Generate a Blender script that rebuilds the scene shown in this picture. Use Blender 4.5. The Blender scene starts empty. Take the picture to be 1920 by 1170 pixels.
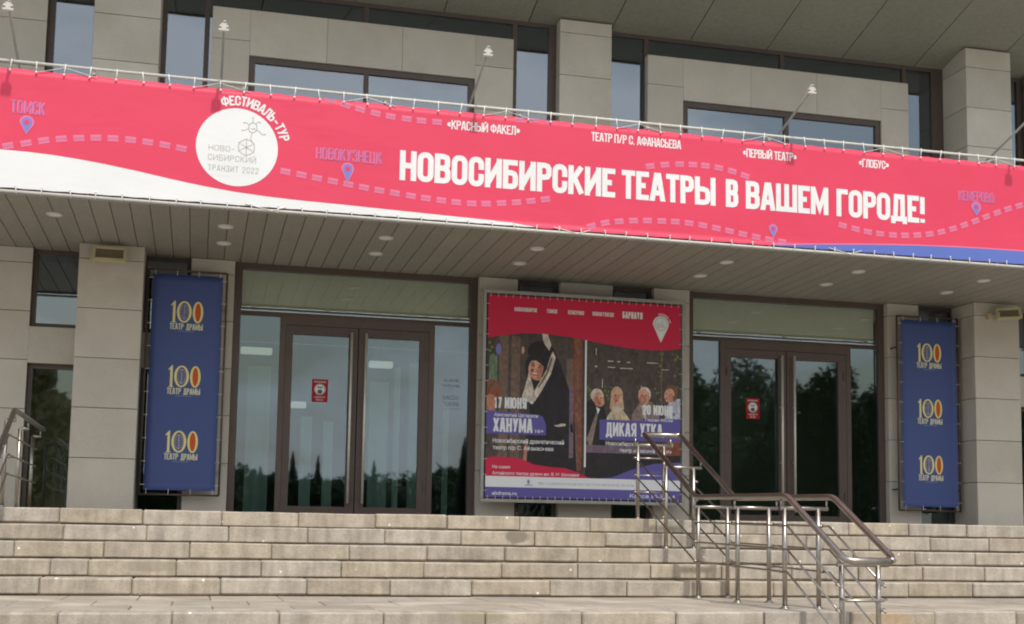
import bpy, bmesh, math, random
from mathutils import Vector, Matrix, noise
random.seed(11)
SC = bpy.context.scene
COL = SC.collection

# ------------------------------------------------------------------ camera
cam = bpy.data.cameras.new("camera")
cam.sensor_fit = 'HORIZONTAL'; cam.sensor_width = 36.0
cam.lens = 2471.1 / 1920 * 36
cam.shift_x = -0.03070; cam.shift_y = 0.0857
cam.clip_start = 0.1; cam.clip_end = 3000
camo = bpy.data.objects.new("camera", cam); COL.objects.link(camo)
ya, pi_, ro = 0.2565, 0.1059, 0.0138
f = Vector((math.sin(ya)*math.cos(pi_), math.cos(ya)*math.cos(pi_), math.sin(pi_)))
rt = Vector((math.cos(ya), -math.sin(ya), 0)); up = rt.cross(f)
rt2 = math.cos(ro)*rt + math.sin(ro)*up; up2 = -math.sin(ro)*rt + math.cos(ro)*up
mw = Matrix((rt2, up2, -f)).transposed().to_4x4()
mw.translation = Vector((0, -15.85, -0.23))
camo.matrix_world = mw
SC.camera = camo

# ------------------------------------------------------------------ light
SUN_DIR = Vector((-0.10, 1.0, -1.47)).normalized()
world = bpy.data.worlds.new("World"); SC.world = world; world.use_nodes = True
wn, wl = world.node_tree.nodes, world.node_tree.links
wn.clear()
wo = wn.new('ShaderNodeOutputWorld'); wb = wn.new('ShaderNodeBackground')
sky = wn.new('ShaderNodeTexSky'); sky.sky_type = 'NISHITA'; sky.sun_disc = False
sky.sun_elevation = math.radians(55.7); sky.sun_rotation = math.radians(174.3)
sky.air_density = 1.6; sky.dust_density = 3.0
tc = wn.new('ShaderNodeTexCoord'); mp = wn.new('ShaderNodeMapping')
mp.inputs['Scale'].default_value = (1.0, 1.0, 2.6)
nz = wn.new('ShaderNodeTexNoise'); nz.inputs['Scale'].default_value = 4.0
nz.inputs['Detail'].default_value = 8; nz.inputs['Roughness'].default_value = 0.55
rp = wn.new('ShaderNodeValToRGB')
rp.color_ramp.elements[0].position = 0.44; rp.color_ramp.elements[0].color = (0, 0, 0, 1)
rp.color_ramp.elements[1].position = 0.60; rp.color_ramp.elements[1].color = (0.8, 0.8, 0.8, 1)
mx = wn.new('ShaderNodeMix'); mx.data_type = 'RGBA'
mx.inputs['B'].default_value = (11.0, 11.1, 11.4, 1)
wl.new(tc.outputs['Generated'], mp.inputs['Vector']); wl.new(mp.outputs['Vector'], nz.inputs['Vector'])
wl.new(nz.outputs['Fac'], rp.inputs['Fac']); wl.new(rp.outputs['Color'], mx.inputs['Factor'])
wl.new(sky.outputs['Color'], mx.inputs['A']); wl.new(mx.outputs['Result'], wb.inputs['Color'])
wb.inputs['Strength'].default_value = 0.135
wl.new(wb.outputs[0], wo.inputs['Surface'])
sun = bpy.data.lights.new("sun", 'SUN'); sun.energy = 2.75; sun.angle = math.radians(1.6)
sun.color = (1.0, 0.965, 0.90)
suno = bpy.data.objects.new("sun", sun); COL.objects.link(suno)
suno.rotation_euler = SUN_DIR.to_track_quat('-Z', 'Y').to_euler(); suno.location = (2, -20, 30)
SC.view_settings.view_transform = 'Standard'; SC.view_settings.look = 'None'
SC.view_settings.exposure = 0.0; SC.view_settings.gamma = 1.0
SC.view_settings.use_curve_mapping = False
SC.render.engine = 'CYCLES'
SC.cycles.filter_width = 2.0
SC.cycles.max_bounces = 10; SC.cycles.transparent_max_bounces = 16

# ------------------------------------------------------------------ materials
def newmat(name):
    m = bpy.data.materials.new(name); m.use_nodes = True
    n = m.node_tree.nodes; l = m.node_tree.links
    return m, n, l, n['Principled BSDF']
def plain(name, col, rough=0.6, metal=0.0, spec=0.5):
    m, n, l, b = newmat(name)
    b.inputs['Base Color'].default_value = (*col, 1); b.inputs['Roughness'].default_value = rough
    b.inputs['Metallic'].default_value = metal; b.inputs['Specular IOR Level'].default_value = spec
    return m
def noisy(name, c1, c2, scale=6, rough=0.7, bump=0.1, vary=0.12, detail=6, stain=None, fine=90, tintvar=0.0, spec=0.4):
    """two-tone mottled surface with grain, optional stains and a per-piece tone shift"""
    m, n, l, b = newmat(name)
    t = n.new('ShaderNodeTexCoord'); oi = n.new('ShaderNodeObjectInfo')
    geo = n.new('ShaderNodeNewGeometry')
    add = n.new('ShaderNodeVectorMath'); add.operation = 'MULTIPLY_ADD'
    cmb = n.new('ShaderNodeCombineXYZ')
    for k in range(3): l.new(oi.outputs['Random'], cmb.inputs[k])
    l.new(cmb.outputs[0], add.inputs[0]); add.inputs[1].default_value = (37, 53, 71); l.new(geo.outputs['Position'], add.inputs[2])
    n1 = n.new('ShaderNodeTexNoise'); n1.inputs['Scale'].default_value = scale; n1.inputs['Detail'].default_value = detail
    n1.inputs['Roughness'].default_value = 0.62
    l.new(add.outputs[0], n1.inputs['Vector'])
    r1 = n.new('ShaderNodeValToRGB'); r1.color_ramp.elements[0].position = 0.3; r1.color_ramp.elements[1].position = 0.7
    r1.color_ramp.elements[0].color = (*c1, 1); r1.color_ramp.elements[1].color = (*c2, 1)
    l.new(n1.outputs['Fac'], r1.inputs['Fac'])
    col = r1.outputs['Color']
    n2 = n.new('ShaderNodeTexNoise'); n2.inputs['Scale'].default_value = fine; n2.inputs['Detail'].default_value = 3
    l.new(add.outputs[0], n2.inputs['Vector'])
    # piece tone
    hv = n.new('ShaderNodeHueSaturation')
    mr = n.new('ShaderNodeMapRange'); l.new(oi.outputs['Random'], mr.inputs['Value'])
    mr.inputs['To Min'].default_value = 1 - vary; mr.inputs['To Max'].default_value = 1 + vary
    l.new(mr.outputs[0], hv.inputs['Value']); l.new(col, hv.inputs['Color'])
    if tintvar:
        wnz = n.new('ShaderNodeTexWhiteNoise'); wnz.noise_dimensions = '1D'; l.new(oi.outputs['Random'], wnz.inputs['W'])
        m2 = n.new('ShaderNodeMapRange'); l.new(wnz.outputs['Value'], m2.inputs['Value'])
        m2.inputs['To Min'].default_value = 1 - tintvar; m2.inputs['To Max'].default_value = 1 + tintvar
        l.new(m2.outputs[0], hv.inputs['Saturation'])
    col = hv.outputs['Color']
    g = n.new('ShaderNodeMix'); g.data_type = 'RGBA'; g.blend_type = 'MULTIPLY'; g.inputs['Factor'].default_value = 0.55
    r2 = n.new('ShaderNodeValToRGB'); r2.color_ramp.elements[0].position = 0.3; r2.color_ramp.elements[1].position = 0.62
    r2.color_ramp.elements[0].color = (0.72, 0.71, 0.7, 1); r2.color_ramp.elements[1].color = (1, 1, 1, 1)
    l.new(n2.outputs['Fac'], r2.inputs['Fac']); l.new(col, g.inputs['A']); l.new(r2.outputs['Color'], g.inputs['B'])
    col = g.outputs['Result']
    if stain:
        n3 = n.new('ShaderNodeTexNoise'); n3.inputs['Scale'].default_value = stain[0]; n3.inputs['Detail'].default_value = 7
        l.new(geo.outputs['Position'], n3.inputs['Vector'])
        r3 = n.new('ShaderNodeValToRGB'); r3.color_ramp.elements[0].position = stain[1]; r3.color_ramp.elements[1].position = stain[1] + 0.14
        l.new(n3.outputs['Fac'], r3.inputs['Fac'])
        s = n.new('ShaderNodeMix'); s.data_type = 'RGBA'
        sm = n.new('ShaderNodeMath'); sm.operation = 'MULTIPLY'; sm.inputs[1].default_value = stain[3]
        l.new(r3.outputs['Color'], sm.inputs[0]); l.new(sm.outputs[0], s.inputs['Factor'])
        l.new(col, s.inputs['A']); s.inputs['B'].default_value = (*stain[2], 1); col = s.outputs['Result']
    l.new(col, b.inputs['Base Color']); b.inputs['Roughness'].default_value = rough
    b.inputs['Specular IOR Level'].default_value = spec
    bp = n.new('ShaderNodeBump'); bp.inputs['Strength'].default_value = bump; bp.inputs['Distance'].default_value = 0.01
    l.new(n2.outputs['Fac'], bp.inputs['Height']); l.new(bp.outputs[0], b.inputs['Normal'])
    return m

def step_material():
    m = noisy("step_stone", (0.352, 0.307, 0.250), (0.51, 0.449, 0.366), scale=7, rough=0.85, bump=0.35, vary=0.07, fine=60,
              tintvar=0.20, stain=(3.4, 0.56, (0.28, 0.24, 0.19), 0.45))
    n, l = m.node_tree.nodes, m.node_tree.links; b = n['Principled BSDF']
    geo = n.new('ShaderNodeNewGeometry')
    v = n.new('ShaderNodeTexVoronoi'); v.inputs['Scale'].default_value = 7.5; l.new(geo.outputs['Position'], v.inputs['Vector'])
    # few pale chips
    lt = n.new('ShaderNodeMath'); lt.operation = 'LESS_THAN'; lt.inputs[1].default_value = 0.09; l.new(v.outputs['Distance'], lt.inputs[0])
    sp = n.new('ShaderNodeSeparateColor'); l.new(v.outputs['Color'], sp.inputs[0])
    gt = n.new('ShaderNodeMath'); gt.operation = 'GREATER_THAN'; gt.inputs[1].default_value = 0.66; l.new(sp.outputs[0], gt.inputs[0])
    mu = n.new('ShaderNodeMath'); mu.operation = 'MULTIPLY'; l.new(lt.outputs[0], mu.inputs[0]); l.new(gt.outputs[0], mu.inputs[1])
    # dark pores / grime streaks
    src = b.inputs['Base Color'].links[0].from_socket
    mix = n.new('ShaderNodeMix'); mix.data_type = 'RGBA'; l.new(mu.outputs[0], mix.inputs['Factor'])
    l.new(src, mix.inputs['A']); mix.inputs['B'].default_value = (0.78, 0.74, 0.66, 1)
    mp = n.new('ShaderNodeMapping'); mp.inputs['Scale'].default_value = (9, 1, 1.2); l.new(geo.outputs['Position'], mp.inputs['Vector'])
    ns = n.new('ShaderNodeTexNoise'); ns.inputs['Scale'].default_value = 1.6; ns.inputs['Detail'].default_value = 6; l.new(mp.outputs[0], ns.inputs['Vector'])
    rr = n.new('ShaderNodeValToRGB'); rr.color_ramp.elements[0].position = 0.35; rr.color_ramp.elements[1].position = 0.6
    rr.color_ramp.elements[0].color = (0.80, 0.79, 0.78, 1); rr.color_ramp.elements[1].color = (1, 1, 1, 1); l.new(ns.outputs['Fac'], rr.inputs['Fac'])
    m3 = n.new('ShaderNodeMix'); m3.data_type = 'RGBA'; m3.blend_type = 'MULTIPLY'; m3.inputs['Factor'].default_value = 1
    l.new(mix.outputs['Result'], m3.inputs['A']); l.new(rr.outputs['Color'], m3.inputs['B']); cur = m3.outputs['Result']
    for (px_, pz_, rx_, rz_, colr, am) in ((3.07, -.20, .125, .075, (0.20, 0.175, 0.13), .85), (5.25, -.84, .22, .09, (0.42, 0.28, 0.14), .4), (1.9, -.80, .35, .10, (0.25, 0.22, 0.18), .4), (-.35, -.50, .25, .06, (0.24, 0.21, 0.16), .5), (2.0, -.78, .2, .05, (0.30, 0.26, 0.17), .5)):
        mpp = n.new('ShaderNodeMapping'); mpp.vector_type = 'TEXTURE'; mpp.inputs['Location'].default_value = (px_, 0, pz_); mpp.inputs['Scale'].default_value = (rx_, 1e4, rz_)
        l.new(geo.outputs['Position'], mpp.inputs['Vector']); ln_ = n.new('ShaderNodeVectorMath'); ln_.operation = 'LENGTH'; l.new(mpp.outputs[0], ln_.inputs[0])
        ad = n.new('ShaderNodeMath'); ad.operation = 'MULTIPLY_ADD'; l.new(ns.outputs['Fac'], ad.inputs[0]); ad.inputs[1].default_value = .7; l.new(ln_.outputs['Value'], ad.inputs[2])
        mr_ = n.new('ShaderNodeMapRange'); mr_.inputs['From Min'].default_value = 1.15; mr_.inputs['From Max'].default_value = 1.45; mr_.inputs['To Min'].default_value = am; mr_.inputs['To Max'].default_value = 0
        l.new(ad.outputs[0], mr_.inputs['Value']); mm = n.new('ShaderNodeMix'); mm.data_type = 'RGBA'; l.new(mr_.outputs[0], mm.inputs['Factor']); l.new(cur, mm.inputs['A']); mm.inputs['B'].default_value = (*colr, 1); cur = mm.outputs['Result']
    l.new(cur, b.inputs['Base Color'])
    return m

M = {}
M['clad'] = noisy("limestone_cladding", (0.545, 0.505, 0.445), (0.615, 0.572, 0.505), scale=2.2, rough=0.75, bump=0.06, vary=0.075, fine=120, stain=(1.1, 0.56, (0.43, 0.38, 0.31), 0.5))
M['step'] = step_material()
M['slab'] = noisy("landing_stone", (0.30, 0.262, 0.208), (0.42, 0.37, 0.30), scale=3.5, rough=0.8, bump=0.2, vary=0.10, fine=50, tintvar=0.12, stain=(1.6, 0.52, (0.52, 0.46, 0.38), 0.7))
M['core'] = noisy("joint_mortar", (0.17, 0.14, 0.11), (0.27, 0.23, 0.18), scale=12, rough=0.95, bump=0.3, vary=0)
M['brown'] = noisy("brown_painted_aluminium", (0.092, 0.066, 0.056), (0.108, 0.076, 0.064), scale=3, rough=0.42, bump=0.0, vary=0.06, fine=30)
M['plank'] = noisy("soffit_metal", (0.29, 0.272, 0.23), (0.32, 0.30, 0.255), scale=1.5, rough=0.5, bump=0.0, vary=0.05, fine=25)
M['roofpanel'] = noisy("roof_soffit_panel", (0.245, 0.238, 0.19), (0.275, 0.265, 0.215), scale=0.8, rough=0.6, bump=0.0, vary=0.04, fine=20)
M['steel'] = noisy("brushed_steel", (0.36, 0.325, 0.285), (0.46, 0.42, 0.37), scale=9, rough=0.33, bump=0.02, vary=0.03, fine=60)
M['steel'].node_tree.nodes['Principled BSDF'].inputs['Metallic'].default_value = 1.0
M['handle'] = noisy("satin_steel_handle", (0.62, 0.60, 0.55), (0.72, 0.70, 0.64), scale=9, rough=0.38, bump=0.0, vary=0.03)
M['handle'].node_tree.nodes['Principled BSDF'].inputs['Metallic'].default_value = 0.35
M['whitepipe'] = noisy("white_painted_pipe", (0.56, 0.55, 0.51), (0.68, 0.665, 0.62), scale=7, rough=0.45, bump=0.03, vary=0.05)
M['greypipe'] = noisy("grey_steel_pipe", (0.30, 0.295, 0.28), (0.40, 0.39, 0.37), scale=7, rough=0.4, bump=0.03, vary=0.05)
M['cord'] = plain("white_cord", (0.75, 0.74, 0.72), 0.7)
M['lightglass'] = plain("frosted_light_cover", (0.80, 0.79, 0.74), 0.4)
M['lightrim'] = plain("light_rim", (0.55, 0.54, 0.5), 0.4)
M['beige'] = noisy("beige_enamel", (0.50, 0.44, 0.27), (0.58, 0.51, 0.33), scale=9, rough=0.45, bump=0.02, vary=0.04)
M['floodglass'] = plain("dull_reflector", (0.16, 0.13, 0.075), 0.3)
M['lampwhite'] = plain("white_lamp_housing", (0.62, 0.61, 0.58), 0.45)
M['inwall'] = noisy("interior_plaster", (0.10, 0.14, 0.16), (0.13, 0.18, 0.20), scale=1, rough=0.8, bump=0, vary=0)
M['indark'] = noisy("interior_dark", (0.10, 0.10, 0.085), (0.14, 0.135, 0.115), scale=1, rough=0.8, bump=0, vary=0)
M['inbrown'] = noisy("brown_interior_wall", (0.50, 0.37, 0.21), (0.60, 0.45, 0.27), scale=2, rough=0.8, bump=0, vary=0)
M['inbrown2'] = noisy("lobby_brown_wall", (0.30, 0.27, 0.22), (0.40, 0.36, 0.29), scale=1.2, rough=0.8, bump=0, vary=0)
M['infloor'] = noisy("interior_floor", (0.12, 0.12, 0.11), (0.17, 0.165, 0.15), scale=2, rough=0.3, bump=0, vary=0)
M['curtain'] = noisy("pale_curtain", (0.74, 0.80, 0.80), (0.80, 0.84, 0.83), scale=2, rough=0.9, bump=0, vary=0.06)
M['blind'] = noisy("green_blind_cloth", (0.84, 0.84, 0.66), (0.90, 0.90, 0.72), scale=3, rough=0.9, bump=0, vary=0)
M['plaza'] = noisy("plaza_paving", (0.38, 0.365, 0.335), (0.48, 0.46, 0.42), scale=0.7, rough=0.9, bump=0.2, vary=0, fine=14)
M['leaf'] = noisy("leaf_green", (0.05, 0.09, 0.028), (0.11, 0.155, 0.05), scale=1.2, rough=0.6, bump=0, vary=0.2, fine=5)
M['needle'] = noisy("needle_green", (0.016, 0.040, 0.018), (0.038, 0.070, 0.030), scale=1.6, rough=0.7, bump=0, vary=0.2, fine=5)
M['olive'] = noisy("olive_leaf", (0.24, 0.19, 0.075), (0.34, 0.27, 0.11), scale=1.2, rough=0.6, bump=0, vary=0.1, fine=5)
M['bark'] = noisy("bark", (0.07, 0.05, 0.035), (0.12, 0.09, 0.065), scale=8, rough=0.9, bump=0.4, vary=0.1)
M['grass'] = noisy("lawn", (0.045, 0.075, 0.02), (0.09, 0.12, 0.035), scale=1.5, rough=0.9, bump=0.3, vary=0, fine=30)

def glass(name, tint, refl, rcol, rgh=0.012):
    m = bpy.data.materials.new(name); m.use_nodes = True
    n = m.node_tree.nodes; l = m.node_tree.links; n.clear()
    o = n.new('ShaderNodeOutputMaterial'); mi = n.new('ShaderNodeMixShader')
    t = n.new('ShaderNodeBsdfTransparent'); t.inputs[0].default_value = (*tint, 1)
    g = n.new('ShaderNodeBsdfGlossy'); g.inputs['Roughness'].default_value = rgh; g.inputs[0].default_value = (*rcol, 1)
    lw = n.new('ShaderNodeLayerWeight'); lw.inputs['Blend'].default_value = 0.25
    mr = n.new('ShaderNodeMapRange'); l.new(lw.outputs['Fresnel'], mr.inputs['Value'])
    mr.inputs['To Min'].default_value = refl; mr.inputs['To Max'].default_value = 1.0
    ge = n.new('ShaderNodeNewGeometry'); nz = n.new('ShaderNodeTexNoise'); nz.inputs['Scale'].default_value = 1.7; nz.inputs['Detail'].default_value = 1
    l.new(ge.outputs['Position'], nz.inputs['Vector'])
    bp = n.new('ShaderNodeBump'); bp.inputs['Strength'].default_value = 0.022; bp.inputs['Distance'].default_value = 0.02
    l.new(nz.outputs['Fac'], bp.inputs['Height']); l.new(bp.outputs[0], g.inputs['Normal'])
    l.new(mr.outputs[0], mi.inputs[0]); l.new(t.outputs[0], mi.inputs[1]); l.new(g.outputs[0], mi.inputs[2]); l.new(mi.outputs[0], o.inputs[0])
    return m
M['glass'] = glass("door_glass", (0.64, 0.72, 0.69), 0.10, (0.76, 0.87, 1.0), 0.018)
M['glasstr'] = glass("transom_glass", (0.92, 0.94, 0.90), 0.15, (0.85, 0.92, 1.0))
M['glassup'] = glass("coated_window_glass", (0.40, 0.45, 0.45), 0.18, (0.82, 0.90, 1.0))

def vinyl(name, col, rough=0.55):
    m, n, l, b = newmat(name)
    ge = n.new('ShaderNodeNewGeometry'); nz = n.new('ShaderNodeTexNoise'); nz.inputs['Scale'].default_value = 1.3; nz.inputs['Detail'].default_value = 4
    l.new(ge.outputs['Position'], nz.inputs['Vector'])
    hv = n.new('ShaderNodeHueSaturation'); hv.inputs['Color'].default_value = (*col, 1)
    mr = n.new('ShaderNodeMapRange'); mr.inputs['To Min'].default_value = 0.93; mr.inputs['To Max'].default_value = 1.07
    l.new(nz.outputs['Fac'], mr.inputs['Value']); l.new(mr.outputs[0], hv.inputs['Value']); l.new(hv.outputs[0], b.inputs['Base Color'])
    n2 = n.new('ShaderNodeTexNoise'); n2.inputs['Scale'].default_value = 3.0; n2.inputs['Detail'].default_value = 3; n2.inputs['Distortion'].default_value = 1.2
    mp = n.new('ShaderNodeMapping'); mp.inputs['Scale'].default_value = (0.8, 1, 1.8); l.new(ge.outputs['Position'], mp.inputs[0]); l.new(mp.outputs[0], n2.inputs['Vector'])
    bp = n.new('ShaderNodeBump'); bp.inputs['Strength'].default_value = 0.14; bp.inputs['Distance'].default_value = 0.02
    l.new(n2.outputs['Fac'], bp.inputs['Height']); l.new(bp.outputs[0], b.inputs['Normal'])
    b.inputs['Roughness'].default_value = rough; b.inputs['Specular IOR Level'].default_value = 0.35
    return m
V = {}
PHOTO = ('photo', 'skin', 'hair', 'veil', 'hoodie', 'shirt', 'jacket', 'teal', 'table', 'green_dark')
def ink(name, col):
    m = V[name] = vinyl("print_" + name, col)
    if name.startswith(PHOTO):
        n, l = m.node_tree.nodes, m.node_tree.links; b = n['Principled BSDF']; src = b.inputs['Base Color'].links[0].from_socket
        ge = n.new('ShaderNodeNewGeometry'); a = n.new('ShaderNodeTexNoise'); a.inputs['Scale'].default_value = 9; a.inputs['Detail'].default_value = 7; a.inputs['Distortion'].default_value = 1.5
        mp = n.new('ShaderNodeMapping'); mp.inputs['Scale'].default_value = (1.6, 1, 1); l.new(ge.outputs['Position'], mp.inputs[0]); l.new(mp.outputs[0], a.inputs['Vector'])
        r = n.new('ShaderNodeValToRGB'); r.color_ramp.elements[0].position = .32; r.color_ramp.elements[1].position = .68
        r.color_ramp.elements[0].color = (.75, .72, .72, 1); r.color_ramp.elements[1].color = (1.4, 1.35, 1.3, 1)
        x = n.new('ShaderNodeMix'); x.data_type = 'RGBA'; x.blend_type = 'MULTIPLY'; x.inputs['Factor'].default_value = 1
        l.new(a.outputs['Fac'], r.inputs['Fac']); l.new(src, x.inputs['A']); l.new(r.outputs['Color'], x.inputs['B']); l.new(x.outputs['Result'], b.inputs['Base Color'])
    return m
ink('red', (0.65, 0.047, 0.102)); ink('white', (0.71, 0.715, 0.715)); ink('blue', (0.10, 0.15, 0.46))
ink('pink', (0.74, 0.166, 0.29)); ink('purple', (0.53, 0.15, 0.26)); ink('sky', (0.19, 0.19, 0.52)); ink('skyd', (0.38, 0.14, 0.38)); ink('ink', (0.10, 0.09, 0.09)); ink('greyink', (0.36, 0.34, 0.33))
ink("navy", (0.058, 0.088, 0.25)); ink('gold', (0.78, 0.70, 0.28)); ink('orange', (0.55, 0.085, 0.015)); ink('cream', (0.66, 0.64, 0.46))
ink('crimson', (0.60, 0.018, 0.068)); ink('board_blue', (0.12, 0.10, 0.36)); ink('board_white', (0.78, 0.79, 0.82))
ink('photo_dark', (0.075, 0.060, 0.056)); ink('photo_brown', (0.16, 0.11, 0.085)); ink('photo_rust', (0.24, 0.075, 0.04)); ink('photo_black', (0.022, 0.020, 0.024))
ink('skin', (0.60, 0.33, 0.24)); ink('skin_dark', (0.44, 0.20, 0.14)); ink('veil', (0.56, 0.50, 0.45)); ink('hair_white', (0.62, 0.54, 0.48)); ink('hair_blond', (0.50, 0.37, 0.25)); ink('hair_brown', (0.17, 0.085, 0.05))
ink('hoodie', (0.56, 0.46, 0.34)); ink('shirt_blue', (0.46, 0.49, 0.60)); ink('jacket', (0.24, 0.19, 0.17)); ink('leaf', (0.16, 0.24, 0.05)); ink('teal', (0.13, 0.20, 0.14)); ink('table', (0.17, 0.12, 0.17)); ink('green_dark', (0.05, 0.06, 0.03))
ink('sign_red', (0.55, 0.03, 0.04)); ink('patch', (0.52, 0.045, 0.10)); ink('textgrey', (0.25, 0.27, 0.36))

# ------------------------------------------------------------------ helpers
def link(name, me, mats, parent=None, loc=(0, 0, 0), rot=None):
    o = bpy.data.objects.new(name, me); COL.objects.link(o)
    for m in (mats if isinstance(mats, (list, tuple)) else [mats]):
        if len(me.materials) < (len(mats) if isinstance(mats, (list, tuple)) else 1): me.materials.append(m)
    o.location = loc
    if rot: o.rotation_euler = rot
    if parent: o.parent = parent
    return o
def empty(name, label=None, cat=None, group=None, parent=None, kind=None, loc=(0, 0, 0)):
    o = bpy.data.objects.new(name, None); COL.objects.link(o); o.empty_display_size = 0.2; o.location = loc
    tag(o, label, cat, group, kind)
    if parent: o.parent = parent
    return o
def tag(o, label=None, cat=None, group=None, kind=None):
    if label: o['label'] = label
    if cat: o['category'] = cat
    if group: o['group'] = group
    if kind: o['kind'] = kind
    return o
def bm_box(bm, x0, x1, y0, y1, z0, z1, mi=0):
    vs = [bm.verts.new(p) for p in ((x0,y0,z0),(x1,y0,z0),(x1,y1,z0),(x0,y1,z0),(x0,y0,z1),(x1,y0,z1),(x1,y1,z1),(x0,y1,z1))]
    for q in ((0,3,2,1),(4,5,6,7),(0,1,5,4),(1,2,6,5),(2,3,7,6),(3,0,4,7)):
        fc = bm.faces.new([vs[i] for i in q]); fc.material_index = mi
def bm_tube(bm, pts, r, seg=8, mi=0, cap=True):
    rings = []
    pts = [Vector(p) for p in pts]
    prev = None
    for i, p in enumerate(pts):
        if i == 0: d = pts[1] - p
        elif i == len(pts) - 1: d = p - pts[-2]
        else: d = (pts[i+1] - p).normalized() + (p - pts[i-1]).normalized()
        d.normalize()
        if prev is None:
            a = Vector((0, 0, 1)) if abs(d.z) < 0.9 else Vector((1, 0, 0))
            u = d.cross(a).normalized()
        else:
            u = (prev - d * prev.dot(d)).normalized()
        prev = u; w = d.cross(u)
        k = 1.0
        if 0 < i < len(pts)-1:
            c = (pts[i+1]-p).normalized().dot(d); k = 1/max(c, 0.5)
        rings.append([bm.verts.new(p + (u*math.cos(2*math.pi*j/seg) + w*math.sin(2*math.pi*j/seg)) * r * (k if True else 1)) for j in range(seg)])
    for a, b in zip(rings, rings[1:]):
        for j in range(seg):
            fc = bm.faces.new((a[j], a[(j+1) % seg], b[(j+1) % seg], b[j])); fc.smooth = True; fc.material_index = mi
    if cap:
        for rg in (rings[0][::-1], rings[-1]):
            fc = bm.faces.new(rg); fc.material_index = mi
def done(bm, name, mats, parent=None, loc=(0, 0, 0), rot=None, recalc=True):
    if recalc: bmesh.ops.recalc_face_normals(bm, faces=bm.faces)
    me = bpy.data.meshes.new(name); bm.to_mesh(me); bm.free()
    return link(name, me, mats, parent, loc, rot)
def box(name, x0, x1, y0, y1, z0, z1, mat, parent=None, bevel=0, kind=None):
    bm = bmesh.new(); cx, cy, cz = (x0+x1)/2, (y0+y1)/2, (z0+z1)/2
    bm_box(bm, x0-cx, x1-cx, y0-cy, y1-cy, z0-cz, z1-cz)
    if bevel: bmesh.ops.bevel(bm, geom=bm.edges[:], offset=bevel, segments=1, affect='EDGES')
    o = done(bm, name, mat, parent, (cx, cy, cz))
    if kind: o['kind'] = kind
    return o
def tube(name, pts, r, mat, parent=None, seg=8):
    bm = bmesh.new(); bm_tube(bm, pts, r, seg); return done(bm, name, mat, parent)
def panels(parent, x0, x1, z0, z1, yf, xcuts=(), zcuts=(), th=0.035, gap=0.007, name='stone_panel', mat=None):
    """cladding panels one by one on a face that looks toward -y"""
    xs = [x0] + [c for c in xcuts if x0 + .05 < c < x1 - .05] + [x1]
    zs = [z0] + [c for c in zcuts if z0 + .03 < c < z1 - .03] + [z1]
    for a, b in zip(xs, xs[1:]):
        for c, d in zip(zs, zs[1:]):
            j = random.uniform(-0.0015, 0.0015)
            box(name, a + gap/2, b - gap/2, yf + j, yf + th, c + gap/2, d - gap/2, mat or M['clad'], parent, bevel=0.003)
LOWZ = [.046 + .56*k for k in range(1, 6)]
UPZ = [4.61, 5.17, 5.715, 6.28]

# ------------------------------------------------------------------ ground, stairs
def sheet(name, x0, x1, y0, y1, z, mat, parent=None, kind='structure'):
    bm = bmesh.new(); vs = [bm.verts.new(p) for p in ((x0,y0,z),(x1,y0,z),(x1,y1,z),(x0,y1,z))]; bm.faces.new(vs)
    o = done(bm, name, mat, parent)
    if kind and not parent: o['kind'] = kind
    return o
sheet('ground', -600, 600, -900, 300, -1.954, M['grass'])
sheet('plaza', -60, 70, -30, 8, -1.95, M['plaza'])

XL, XR = -4.4, 13.4
JS = [[-1.98, -1.21, -0.47, .25, .97, 1.71, 2.43, 3.17, 3.91, 4.62, 5.27, 6.05, 6.82, 7.54, 8.26],
      [-1.14, -.42, .31, 1.04, 1.77, 2.51, 3.25, 3.98, 4.68, 5.42, 6.17, 6.89, 7.62, 8.33],
      [-1.51, -.77, -.03, .69, 1.40, 2.13, 2.88, 3.61, 4.34, 5.11, 5.83, 6.55, 7.26, 7.97],
      [-1.18, -.87, -.14, .59, 1.30, 2.05, 2.78, 3.52, 4.25, 4.98, 5.72, 6.45, 7.17, 7.88],
      [-1.23, -.49, .24, .97, 1.70, 2.44, 3.17, 3.91, 4.64, 5.39, 6.10, 6.83, 7.55],
      [-1.57, -.85, -.12, .59, 1.31, 2.04, 2.76, 3.49, 4.20, 4.91, 5.64]]
stairs = empty('stairs', kind='structure')
COURSES = []
for i in range(5): COURSES.append((-2.9 - .3*i, -.15*i))
LZ, LY = -.75, -6.53
for i in range(8): COURSES.append((LY - .3*i, LZ - .15*i))
def block(name, x0, x1, yf, depth, z1, h, parent, mat, gapw):
    bm = bmesh.new()
    bm_box(bm, x0 + gapw/2, x1 - gapw/2, yf, yf + depth, z1 - h, z1)
    bmesh.ops.subdivide_edges(bm, edges=[e for e in bm.edges if abs(e.verts[0].co.x - e.verts[1].co.x) > .1], cuts=3)
    for v in bm.verts:
        v.co.y += random.uniform(-.003, .003); v.co.z += random.uniform(-.002, .002) if v.co.z > z1 - .02 else 0
    bmesh.ops.bevel(bm, geom=[e for e in bm.edges if e.calc_face_angle(0) > 0.6], offset=random.uniform(.007, .014), segments=1, affect='EDGES')
    c = Vector(((x0+x1)/2, yf + depth/2, z1 - h/2))
    bmesh.ops.translate(bm, verts=bm.verts, vec=-c)
    o = done(bm, name, mat, parent, c)
    o.rotation_euler = (random.uniform(-.006, .006), random.uniform(-.002, .002), random.uniform(-.004, .004))
    return o
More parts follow.
